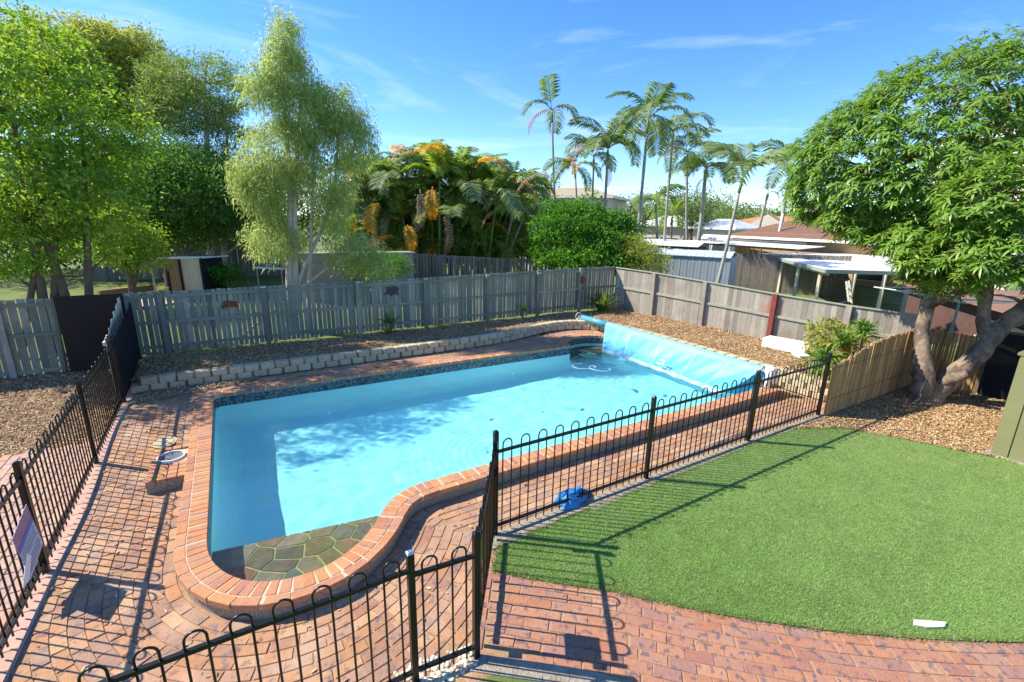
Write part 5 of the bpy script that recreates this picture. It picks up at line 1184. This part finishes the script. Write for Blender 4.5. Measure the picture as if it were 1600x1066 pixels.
for i in order[300:]:
    P, D, S, L_ = whorl(mgen, C[i], Dn[i], int(mgen.integers(7, 13)), mgen.uniform(.12, .22)); PP_.append(P); DD.append(D); SS.append(S); LL.append(L_); FF.append(mgen.random()*.6+mgen.random(len(P))*.4)
o = stuff('foliage', leaf_mesh('foliage', np.concatenate(PP_), np.concatenate(DD), np.concatenate(SS), np.concatenate(LL), .038, M['lf_mango'], np.concatenate(FF), .42, True), mg)
limbs(mg, [stemL[4:], stemR[4:], stemM[2:], stemR2[1:]], C, M['bark'], 4, 150, .045)

# ------------------------------------------------------------------ small plants
def rosette(name, label, loc, n_, L_, W_, mt_, seed, el=(.2, 1.3), droop=.3, stem=0, cat='plant'):
    g = np.random.default_rng(seed); t = empty(name, loc, 0, label, cat)
    a = g.uniform(0, 6.28, n_); e = g.uniform(el[0], el[1], n_); D = np.stack([np.cos(a)*np.cos(e), np.sin(a)*np.cos(e), np.sin(e)], 1)
    S = unit(np.cross(D, [0, 0, 1.])+1e-4); P = np.zeros((n_, 3)); P[:, 2] = stem+g.uniform(-.04, .04, n_)
    l = link('leaves', leaf_mesh('leaves', P, D, S, L_*g.uniform(.6, 1.1, n_), W_, mt_, g.random(n_), droop, True), t)
    if stem > 0: MB().tube([(0, 0, -.05), (.01, 0, stem*.6), (0, 0, stem)], [.03, .025, .02], 6).build('stem', [M['brownbark']], t)
    return t
rosette('agave', 'pale green agave on a short stem against the middle of the back fence', (3.72, 12.80, .35), 30, .42, .10, M['lf_palmpale'], 51, (.0, 1.3), .15, .30)
rosette('agave_offset', 'small low rosette beside the agave stem', (3.60, 12.72, .35), 14, .24, .07, M['lf_yel'], 52, (.1, 1.2), .2, .06)
rosette('spiky_plant', 'small pale spiky plant by the back fence right of the agave', (8.15, 12.82, .34), 36, .36, .04, M['lf_yel'], 53, (.3, 1.4), .3, .28)
rosette('grass_clump', 'tall grassy clump near the fence corner', (11.35, 12.55, .33), 240, 1.25, .040, M['lf_palm'], 54, (.75, 1.45), .35, 0)
rosette('yucca', 'green yucca with long arching sword leaves behind the bamboo screen', (10.95, 4.8, .33), 130, .75, .055, M['lf_yucca'], 55, (-.1, 1.4), .45, .30)
rosette('dracaena', 'upright dracaena with spiky top beside the croton', (11.8, 4.55, .33), 90, .60, .045, M['lf_yucca'], 56, (.0, 1.5), .4, .95)
rosette('cordyline', 'taller cordyline behind the yucca at the bamboo corner', (11.9, 4.95, .33), 70, .50, .045, M['lf_yucca'], 58, (.0, 1.5), .35, .60)
ct = tree('croton_bush', 'yellow and green croton bush in front of the right paling fence', None, [(12.2, 5.35, 1.05, .35, .45, .35), (12.1, 5.6, .95, .28, .3, .28), (12.4, 5.05, 1.05, .35, .4, .38), (12.2, 5.2, .7, .4, .4, .3)], M['lf_croton'], M['brownbark'],
     [[(Vector((12.2, 5.3, .3)), .03), (Vector((12.2, 5.3, .7)), .025), (Vector((12.15, 5.4, 1.1)), .01)]], 57, nclump=85, per=14, cs=.10, L_=.17, W_=.05, shell=.3, nb_=14, r0=.012, cat='bush')
tree('yard_shrub', 'fresh green palm-like shrub behind the back fence beside the tan shed', None, [ab(612, 415, 15.2, .5, .35)], M['lf_bush'], M['brownbark'], [tk(612, 432, 15.2, 612, 410, .03, .02)], 59, nclump=80, per=20, cs=.13, L_=.22, W_=.02, shell=.2, nb_=4, r0=.01, cat='shrub', up=.9)
tree('yard_shrub', 'low dark shrub right of the coop', None, [ab(330, 425, 20.5, .8, .4), ab(350, 432, 20.5, .7, .3)], M['lf_bush'], M['brownbark'], [tk(335, 440, 20.5, 335, 425, .03, .02)], 60, nclump=120, per=20, cs=.15, L_=.12, W_=.05, shell=.2, nb_=4, r0=.01, cat='shrub')
for (x, y), lb in zip(((12.1, 11.9), (11.9, 10.6), (-.5, 10.7)), ('tiny green weed beside the first post of the right fence', 'tiny green weed at the foot of the right fence, second from the corner', 'small weed in the litter below the block wall')):
    rosette('weed', lb, (x, y, gl((x, y))+.01), 14, .10, .03, M['lf_yucca'], int(x*10)+90, (.1, 1.2), .2, 0)

# ------------------------------------------------------------------ neighbours' yards
def wallq(mb, a, b, z0, z1, th=.05): mb.bar((a[0], a[1], (z0+z1)/2), (b[0], b[1], (z0+z1)/2), th, z1-z0)
# second fences behind
p0 = at(592, 393, 21.5); p1 = at(872, 408, 21.8)
paling_fence('rear_fence', (p0.x, p0.y), (p1.x, p1.y), lambda u: .45, lambda u: p0.z+(p1.z-p0.z)*u, 'brown-grey paling fence behind the back fence, in front of the cane palms', M['brownpaling'], 1, posts=[.3, .6], w=.11, gap=.03, maxn=300)
p2 = at(120, 372, 27); p3 = at(470, 378, 25.5)
paling_fence('rear_fence', (p2.x, p2.y), (p3.x, p3.y), lambda u: .5, lambda u: p2.z+(p3.z-p2.z)*u, 'dark shaded paling fence behind the coop on the left', M['brownpaling'], 1, posts=[.2, .4, .6, .8], w=.14, gap=.006, maxn=300)
# chicken coop
c0 = at(262, 441, 19.6); cp = empty('chicken_coop', (0, 0, 0), 0, 'low timber chicken coop with flat pale roof and plank wall', 'coop')
ex = Vector((CR.x, CR.y, 0)).normalized(); ey = Vector((-ex.y, ex.x, 0)); gz0 = gl(c0)
def cpx(px, py, d): p = at(px, py, d); return p
wl = at(264, 437, 19.8); wr = at(318, 437, 19.6); rl0 = at(234, 404, 19.8); rr0 = at(320, 406, 19.6); gzc = gl(wl)
nP = 16
for i in range(nP):
    p = wl.lerp(wr, (i+.5)/nP)
    if i in (0, 1, 2, 3, 4): m_, nm = M['timber'], 'door_plank'
    else: m_, nm = M['creamslat'], 'plank'
    piece(nm, M['timber'] if i < 6 else M['creamslat'], cp, (p.x, p.y, gzc+.12), (.088*1.0, .02, rl0.z-gzc-.16), math.atan2(ex.y, ex.x))
for q_ in (wl, wr, wl.lerp(wr, .38)): piece('post', M['dark'], cp, (q_.x, q_.y-.02, gzc-.05), (.06, .06, rl0.z-gzc), math.atan2(ex.y, ex.x))
for px in (240, 242): 
    q_ = at(px, 437, 19.9) + ey*(1.2 if px == 242 else 0); piece('post', M['paling'], cp, (q_.x, q_.y, gzc-.05), (.06, .06, rl0.z-gzc), 0)
rm = MB(); a, b = rl0, rr0; zz = rl0.z
rm.hexa([(a.x, a.y, zz-.03), (b.x, b.y, zz-.03), (b.x+ey.x*1.4, b.y+ey.y*1.4, zz-.08), (a.x+ey.x*1.4, a.y+ey.y*1.4, zz-.08), (a.x, a.y, zz+.02), (b.x, b.y, zz+.02), (b.x+ey.x*1.4, b.y+ey.y*1.4, zz-.03), (a.x+ey.x*1.4, a.y+ey.y*1.4, zz-.03)])
rm.build('roof', [M['metalroof']], cp)
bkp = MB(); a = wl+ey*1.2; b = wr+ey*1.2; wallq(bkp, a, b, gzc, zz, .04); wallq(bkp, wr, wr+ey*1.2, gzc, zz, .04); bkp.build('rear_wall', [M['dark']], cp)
# sleepers and sand pit in the left yard
sp_ = [at(95, 452, 20), at(160, 446, 20), at(236, 436, 21), at(330, 440, 19.5), at(250, 447, 18.5), at(130, 460, 18)]
mbs = MB(); mbs.poly([(p.x, p.y, gl(p)+.06) for p in sp_][::-1]); struct('sand_bed', mbs, [mat('pink_sand', [(.62, .44, .32)], .95, .1, .2, 8, bump=.5, bscale=40)])
for (a, b, lb) in ((at(150, 440, 21.2), at(238, 432, 22), 'long brown timber sleeper edging the sand bed in the left yard'), (at(120, 456, 19), at(172, 446, 20), 'short grey sleeper left of the citrus tree')):
    o = MB().bar((a.x, a.y, gl(a)+.18), (b.x, b.y, gl(b)+.18), .15, .22).build('garden_sleeper', [M['timber']]); tag(o, lb, 'sleeper')
# tan double-door shed
s0 = at(470, 436, 17.6); s1 = at(545, 430, 17.6); s2 = at(645, 420, 17.8)
ts = empty('garden_shed', (0, 0, 0), 0, 'low mauve steel shed with khaki doors behind the back fence', 'shed')
st0 = at(470, 398, 17.6).z; w0 = at(468, 400, 17.6); w1 = at(645, 400, 17.9); gzs = gl(w0)
cols_ = 28
for i in range(cols_):
    u0 = i/cols_; p = w0.lerp(w1, u0+.5/cols_); wd = (w1-w0).length/cols_
    nm, m_ = ('door_sheet', M['khaki']) if 10 <= i <= 16 else ('wall_sheet', M['mauve'])
    dd = (w1-w0); piece(nm, m_, ts, (p.x, p.y, gzs), (wd*.95, .03+.012*(i % 2), st0-gzs), math.atan2(dd.y, dd.x))
dd = (w1-w0).normalized(); dn = Vector((-dd.y, dd.x, 0)); rmb = MB(); a = w0-dd*.1-dn*.08; b = w1+dd*.1-dn*.08; c = b+dn*1.5; d_ = a+dn*1.5
rmb.hexa([(p.x, p.y, st0+z) for p, z in ((a, 0), (b, 0), (c, -.06), (d_, -.06), (a, .05), (b, .05), (c, -.01), (d_, -.01))]); rmb.build('roof', [mat('shaded_sheet_roof', [(.30, .29, .28)], .7, .2, .3, 5)], ts)  # roof grey darkened to stand in for the shade over the shed
inn_ = MB(); inn_.hexa([(p.x, p.y, z) for z in (gzs, st0-.07) for p in (w0+dn*.03, w1+dn*.03, w1+dn*1.4, w0+dn*1.4)]); inn_.build('shed_body', [M['mauve']], ts)
# metal table frame
tf = empty('metal_trestle', (0, 0, 0), 0, 'grey metal trestle frame in the shade left of the tan shed', 'table')
a = at(396, 418, 19); b = at(444, 420, 19); MB().bar(a, b, .5, .03).build('top', [M['galvroof']], tf)
for p in (a.lerp(b, .1), a.lerp(b, .9)): MB().bar((p.x, p.y, gl(p)), (p.x, p.y, a.z), .04, .04).build('leg', [M['galv']], tf)
p = at(416, 410, 19); MB().tube([(p.x, p.y, a.z), (p.x, p.y, p.z), (p+ex*.4)[:]], .02, 6).build('handle', [M['galvroof']], tf)

# galvanised shed on the right
def ribbed(f, a, b, z0, z1, n_, mt_, name='wall_sheet'):
    dd = b-a; L_ = dd.length; rz = math.atan2(dd.y, dd.x)
    for i in range(n_):
        p = a.lerp(b, (i+.5)/n_); piece(name, mt_, f, (p.x, p.y, z0), (L_/n_*.93, .03+.02*(i % 2), z1-z0), rz)
gs = empty('steel_shed', (0, 0, 0), 0, 'grey galvanised ribbed steel shed behind the right paling fence', 'shed')
a = at(985, 387, 25); b = at(1143, 404, 24); a.z = b.z = 0; zt_ = at(1143, 404, 24).z; dd = (b-a).normalized(); dn = Vector((-dd.y, dd.x, 0)); zg = -.6
ribbed(gs, a, b, zg, zt_, 30, M['galv']); MB().hexa([(p.x, p.y, z) for z in (zg, zt_-.02) for p in (a+dn*.03, b+dn*.03, b+dn*2.2, a+dn*2.2)]).build('shed_body', [M['galv']], gs)
ribbed(gs, b+dd*.0, b+dn*2.2, zg, zt_, 8, M['galv'])
for i in range(24):
    u0 = i/24; u1 = (i+.93)/24; p = a.lerp(b, u0)-dn*.1; q_ = a.lerp(b, u1)-dn*.1
    MB().hexa([(v.x, v.y, zt_+z) for v, z in ((p, 0), (q_, 0), (q_+dn*1.2, .22), (p+dn*1.2, .22), (p, .02+.01*(i % 2)), (q_, .02+.01*(i % 2)), (q_+dn*1.2, .25), (p+dn*1.2, .25))]).build('roof_sheet', [M['galvroof']], gs)
MB().hexa([(v.x, v.y, zt_+z) for v, z in ((a+dn*1.2, .22), (b+dn*1.2, .22), (b+dn*2.4, 0), (a+dn*2.4, 0), (a+dn*1.2, .25), (b+dn*1.2, .25), (b+dn*2.4, .03), (a+dn*2.4, .03))]).build('rear_roof', [M['galvroof']], gs)
# white roofed lean-to behind it
lt = empty('lean_to', (0, 0, 0), 0, 'low white corrugated lean-to roof behind the steel shed', 'lean-to')
a = at(995, 382, 31); b = at(1092, 385, 30); zt_ = a.z; b.z = a.z; dd = (b-a).normalized(); dn = Vector((-dd.y, dd.x, 0))
for i in range(16):
    p = a.lerp(b, i/16); q_ = a.lerp(b, (i+.9)/16); MB().hexa([(v.x, v.y, zt_+z) for v, z in ((p, 0), (q_, 0), (q_+dn*2, .28), (p+dn*2, .28), (p, .03), (q_, .03), (q_+dn*2, .31), (p+dn*2, .31))]).build('roof_sheet', [M['metalroof']], lt)
MB().hexa([(v.x, v.y, z) for z in (-.6, zt_-.01) for v in (a+dn*.1, b+dn*.1, b+dn*2, a+dn*2)]).build('wall', [M['darkbrick']], lt)
# fence behind the sheds
a = at(1140, 396, 33); b = at(1330, 400, 33)
paling_fence('rear_fence', (a.x, a.y), (b.x, b.y), lambda u: -.7, lambda u: a.z+(b.z-a.z)*u, 'grey paling fence behind the carport posts', M['brownpaling'], 1, posts=[.3, .6], w=.14, gap=.012, maxn=300)

# carport
cpz = 1.48
def G(px, py, z):
    d = CF + CR*((px-800)/FPX) - CU*((py-533)/FPX); t = (z-CAMZ)/d.z; return Vector((d.x*t, d.y*t, z))
carp = empty('carport', (0, 0, 0), 0, 'open carport with flat white roof and pale timber posts beyond the right fence', 'carport')
q0, q1, q2, q3 = G(1190, 398, cpz), G(1290, 424, cpz), G(1425, 428, cpz), G(1380, 399, cpz)
q2 = q1+(q2-q1)*1.0
rf_ = MB(); rf_.prism([(p.x, p.y) for p in (q1, q2, q3, q0)], cpz+.05, cpz+.09); rf_.build('roof', [M['metalroof']], carp)
for a, b in ((q0, q1), (q1, q2), (q2, q3)): MB().bar((a.x, a.y, cpz), (b.x, b.y, cpz), .06, .17).build('fascia', [M['trimgreen']], carp)
p = G(1192, 405, cpz-.1); MB().tube([(p.x-.3, p.y, cpz-.12), (p.x+.3, p.y, cpz-.12)], .08, 8).build('gutter_end', [M['white']], carp)
for px, u in ((1205, .10), (1228, .36), (1254, .62), (1288, .90)):
    p = q0.lerp(q1, u)+Vector((.25, -.1, 0)); piece('post', M['creamslat'], carp, (p.x, p.y, -.7), (.13, .13, cpz+.62), 0)
for u in (.35, .7): p = q1.lerp(q2, u); piece('post', M['creamslat'], carp, (p.x, p.y, -.7), (.12, .12, cpz+.62), 0)
MB().bar((q0.x+.4, q0.y, cpz-.14), (q1.x+.3, q1.y, cpz-.14), .06, .14).build('beam', [M['creamslat']], carp)
# things in the carport
k = MB(); a = G(1320, 470, -.2); b_ = at(1325, 455, 22); 
bb = empty('barbecue', (b_.x, b_.y, -.55), .4, 'covered black barbecue under the carport', 'barbecue')
MB().box(-.5, -.3, .25, .5, .3, .95).build('cover', [M['dark']], bb); MB().tube([(-.5, 0, .95), (.5, 0, .95)], .28, 10).build('hood', [M['dark']], bb, True)
for sx in (-.4, .4): MB().box(sx-.03, -.2, 0, sx+.03, .2, .25).build('leg', [M['dark']], bb)
b_ = at(1345, 450, 24); ldr = empty('ladder', (b_.x, b_.y, -.5), .2, 'pale timber ladder leaning inside the carport', 'ladder')
for sx in (-.2, .2): MB().bar((sx, 0, 0), (sx, .5, 1.8), .05, .07).build('rail', [M['creamslat']], ldr)
for i in range(5): MB().bar((-.2, .1+.09*i, .3+.3*i), (.2, .1+.09*i, .3+.3*i), .04, .03).build('rung', [M['creamslat']], ldr)
# dark building behind the carport at right
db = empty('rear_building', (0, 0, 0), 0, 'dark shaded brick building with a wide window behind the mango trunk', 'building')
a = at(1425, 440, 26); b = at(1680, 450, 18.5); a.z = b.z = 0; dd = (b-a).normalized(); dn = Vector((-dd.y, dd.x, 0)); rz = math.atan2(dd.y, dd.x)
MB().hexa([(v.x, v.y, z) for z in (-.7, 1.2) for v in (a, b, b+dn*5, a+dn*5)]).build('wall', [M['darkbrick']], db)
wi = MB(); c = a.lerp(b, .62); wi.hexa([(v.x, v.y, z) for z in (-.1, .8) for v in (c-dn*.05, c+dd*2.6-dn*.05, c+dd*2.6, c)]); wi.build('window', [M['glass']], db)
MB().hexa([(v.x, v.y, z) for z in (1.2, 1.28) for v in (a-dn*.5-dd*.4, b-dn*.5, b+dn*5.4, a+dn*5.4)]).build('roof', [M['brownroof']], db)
MB().bar((c-dn*.08+Vector((0, 0, .15)))[:], (c+dd*2.6-dn*.08+Vector((0, 0, .15)))[:], .06, .08).build('window_sill', [M['creamslat']], db)
# clothes line
cl = empty('clothes_line', (0, 0, 0), 0, 'green metal clothes line frame behind the mango trunk', 'clothes line')
h0 = at(1500, 468, 16.5); MB().tube([(h0.x, h0.y, gl(h0)), (h0.x, h0.y, h0.z)], .03, 8).build('pole', [M['trimgreen']], cl, True)
for i in range(4):
    a_ = i*math.pi/2+.3; e = Vector((math.cos(a_)*1.8, math.sin(a_)*1.8, .12)); MB().tube([h0, h0+e], .018, 6).build('arm', [M['galvroof']], cl, True)
for k_ in (.45, .7, 1.0):
    pts = [h0+Vector((math.cos(i*math.pi/2+.3)*1.8*k_, math.sin(i*math.pi/2+.3)*1.8*k_, .12*k_)) for i in range(5)]
    MB().tube(pts, .006, 4).build('wire', [M['metalroof']], cl)

# houses
def house(label, px0, px1, pye, d0, d1, pyr, wall, roof, depth=8, base=-1.0, windows=(), ov=.5, hip=True, fascia=None, name='house', gable=None, rows=0):
    """front wall between two pixels at eaves row pye; ridge at row pyr"""
    h = empty(name, (0, 0, 0), 0, label, 'house')
    a = at(px0, pye, d0); b = at(px1, pye, d1); ze = (a.z+b.z)/2; zr_ = at((px0+px1)/2, pyr, (d0+d1)/2+depth/2).z; a.z = b.z = 0
    dd = (b-a).normalized(); dn = Vector((-dd.y, dd.x, 0)); L_ = (b-a).length
    MB().hexa([(v.x, v.y, z) for z in (base, ze-.02) for v in (a, b, b+dn*depth, a+dn*depth)]).build('wall', [wall], h)
    A, B, Cc, Dd = a-dd*ov-dn*ov, b+dd*ov-dn*ov, b+dd*ov+dn*(depth+ov), a-dd*ov+dn*(depth+ov); ins = (depth/2+ov) if hip else 0
    ins = min(ins, L_*.42)
    r0 = a-dd*ov+dn*depth/2+dd*ins; r1 = b+dd*ov+dn*depth/2-dd*ins
    def V3(p, z): return (p.x, p.y, z)
    rm_ = MB()
    for off in (0,):
        rm_.poly([V3(A, ze), V3(B, ze), V3(r1, zr_), V3(r0, zr_)], .1); rm_.poly([V3(Cc, ze), V3(Dd, ze), V3(r0, zr_), V3(r1, zr_)], .4)
        rm_.poly([V3(B, ze), V3(Cc, ze), V3(r1, zr_)], .7); rm_.poly([V3(Dd, ze), V3(A, ze), V3(r0, zr_)], .9)
        rm_.poly([V3(A, ze-.01), V3(Dd, ze-.01), V3(Cc, ze-.01), V3(B, ze-.01)], .2)
    ro = rm_.build('roof', [roof], h)
    if rows:   # tile courses with a lapped step each
        nrow = rows; tl = MB()
        for i in range(nrow):
            u0, u1 = i/nrow, (i+1)/nrow+.0
            P0, P1 = A.lerp(r0, u0), B.lerp(r1, u0); Q0, Q1 = A.lerp(r0, u1), B.lerp(r1, u1); z0 = ze+(zr_-ze)*u0; z1 = ze+(zr_-ze)*u1
            MB().hexa([V3(P0, z0+.01), V3(P1, z0+.01), V3(Q1, z1+.005), V3(Q0, z1+.005), V3(P0, z0+.05), V3(P1, z0+.05), V3(Q1, z1+.015), V3(Q0, z1+.015)], rng.random()).build('tile_course', [roof], ro)
            P0, P1 = Dd.lerp(r0, u0), A.lerp(r0, u0)
    if fascia:
        for p, q_ in ((A, B), (B, Cc), (Dd, A)): MB().bar(V3(p, ze-.08), V3(q_, ze-.08), .08, .18).build('gutter', [fascia], h)
    for (u, z0, w_, h_, frame) in windows:
        p = a+dd*L_*u-dn*.03; f = MB().hexa([(v.x, v.y, z) for z in (z0-.06, z0+h_+.06) for v in (p-dd*.06-dn*.04, p+dd*(w_+.06)-dn*.04, p+dd*(w_+.06), p-dd*.06)]).build('window', [frame], h)
        MB().hexa([(v.x, v.y, z) for z in (z0, z0+h_) for v in (p-dn*.06, p+dd*w_-dn*.06, p+dd*w_-dn*.041, p-dn*.041)]).build('pane', [M['glass']], f)
    return h, a, b, dd, dn, ze, zr_
house('two-storey cream rendered house with a tan roof behind the palms', 812, 950, 306, 38, 36, 294, M['pinkwall'], M['creamroof'], 8, -.5, [(.08, 3.2, 1.1, 1.3, M['white']), (.30, 3.2, 1.4, 1.3, M['white']), (.55, 3.2, 1.4, 1.3, M['white']), (.8, 3.2, 1.1, 1.3, M['white']), (.12, .6, 1.2, 1.2, M['white']), (.5, .6, 1.6, 1.2, M['white'])], fascia=M['white'], rows=8)
house('low house with a white roof and cream walls left of the stocky palm', 1000, 1070, 352, 64, 62, 336, M['creamwall'], M['metalroof'], 8, -1.5, [(.15, .2, 1.4, 1.3, M['white']), (.5, .2, 2.0, 1.3, M['white'])], fascia=M['white'])
house('second low white-roofed house right of the stocky palm trunk', 1078, 1145, 356, 60, 58, 342, M['creamwall'], M['metalroof'], 8, -1.5, [(.2, .0, 1.6, 1.4, M['white']), (.6, .0, 1.4, 1.4, M['white'])], fascia=M['white'])
hh = house('orange tile roofed house with a small cream gable in the distance', 1125, 1290, 352, 72, 70, 338, M['creamwall'], M['orangeroof'], 9, -1.5, [(.45, .2, 1.6, 1.3, M['white'])], fascia=M['white'], rows=6)
h_, a, b, dd, dn, ze, zr_ = hh
pk = MB(); ga_ = a.lerp(b, .30); A_ = ga_-dn*1.6; w_ = 4.6; zg_ = ze+1.35
pk.poly([(A_.x, A_.y, ze-.1), ((A_+dd*w_).x, (A_+dd*w_).y, ze-.1), ((A_+dd*w_/2).x, (A_+dd*w_/2).y, zg_)])
pk.poly([(A_.x, A_.y, ze-.1), ((A_+dd*w_/2).x, (A_+dd*w_/2).y, zg_), ((A_+dd*w_/2+dn*4).x, (A_+dd*w_/2+dn*4).y, zg_), ((A_+dn*4).x, (A_+dn*4).y, ze-.1)], 0, 1)
pk.poly([((A_+dd*w_).x, (A_+dd*w_).y, ze-.1), ((A_+dd*w_+dn*4).x, (A_+dd*w_+dn*4).y, ze-.1), ((A_+dd*w_/2+dn*4).x, (A_+dd*w_/2+dn*4).y, zg_), ((A_+dd*w_/2).x, (A_+dd*w_/2).y, zg_)], 0, 1)
pk.build('gable', [M['creamslat'], M['orangeroof']], h_)
MB().hexa([(v.x, v.y, z) for z in (-1.5, ze-.1) for v in (A_, A_+dd*w_, A_+dd*w_+dn*1.5, A_+dn*1.5)]).build('porch', [M['creamslat']], h_)
for k_ in (.25, .5, .75):
    c = A_+dd*w_*k_-dn*.03; MB().hexa([(v.x, v.y, z) for z in (ze-1.6, ze-.25) for v in (c, c+dd*.5, c+dd*.5+dn*.02, c+dn*.02)]).build('porch_opening', [M['timber']], h_)
ch = at(1262, 338, 66); MB().box(ch.x-.3, ch.y-.3, 2, ch.x+.3, ch.y+.3, at(1262, 322, 66).z).build('chimney', [M['creamwall']], h_)
# brown roofed brick house with a long patio
hb, a, b, dd, dn, ze, zr_ = house('tan brick house with a brown tile roof and white gutter beyond the carport', 1150, 1440, 374, 45, 40, 334, M['tanwall'], M['brownroof'], 9, -1.2, [(.42, -.1, 1.2, 1.2, M['white']), (.75, -.1, 1.6, 1.2, M['white'])], ov=.6, fascia=M['white'], rows=22)
pa = at(1092, 378, 43); pb = at(1252, 387, 38); pa.z = pb.z = 0; zpp = at(1092, 379, 43).z; pdd = (pb-pa).normalized(); pdn = Vector((-pdd.y, pdd.x, 0))
pt_ = empty('patio_roof', (0, 0, 0), 0, 'long low white patio roof over a tan sleeper wall in front of the brown-roofed house', 'patio')
for i in range(20):
    p = pa.lerp(pb, i/20); q_ = pa.lerp(pb, (i+.9)/20); MB().hexa([(v.x, v.y, zpp+z) for v, z in ((p, 0), (q_, 0), (q_+pdn*3, .12), (p+pdn*3, .12), (p, .04), (q_, .04), (q_+pdn*3, .16), (p+pdn*3, .16))]).build('roof_sheet', [M['metalroof']], pt_)
MB().bar((pa.x, pa.y, zpp-.08), (pb.x, pb.y, zpp-.08), .05, .10).build('beam', [M['dark']], pt_)
for i in range(4): MB().bar((pa.x, pa.y, -.9+.32*i+.16), (pb.x, pb.y, -.9+.32*i+.16), .08, .30).build('sleeper', [M['timber']], pt_) if -.9+.32*i+.3 < zpp-.15 else None
for u in (.02, .33, .66, .97): p = pa.lerp(pb, u); piece('post', M['brownbark'], pt_, (p.x, p.y, -1.0), (.1, .1, zpp+.92), 0)
pw = MB(); c1, c2 = at(1095, 371, 46.5), at(1262, 374, 42); pw.hexa([(c1.x, c1.y, c1.z-.12), (c2.x, c2.y, c1.z-.12), (c2.x+3, c2.y+2, c1.z+.1), (c1.x+3, c1.y+2, c1.z+.1), (c1.x, c1.y, c1.z), (c2.x, c2.y, c1.z), (c2.x+3, c2.y+2, c1.z+.2), (c1.x+3, c1.y+2, c1.z+.2)])
pw.build('upper_roof', [M['metalroof']], pt_)
# vent pipe
v0 = at(1217, 362, 44); v1 = at(1223, 334, 44); o = MB().tube([(v0.x, v0.y, v0.z-1), v1], .09, 8).build('flue_pipe', [M['white']], None, True); tag(o, 'white flue pipe standing above the brown tile roof', 'pipe')
# white two storey house glimpsed through the mango
house('white two-storey house glimpsed through the mango leaves at the right', 1470, 1640, 215, 30, 26, 165, M['pinkwall'], M['brownroof'], 8, -1, [(.2, 4.2, 1.4, 1.3, M['white']), (.55, 4.2, 1.4, 1.3, M['white']), (.3, 1.0, 1.6, 1.3, M['white'])], fascia=M['white'], rows=8)
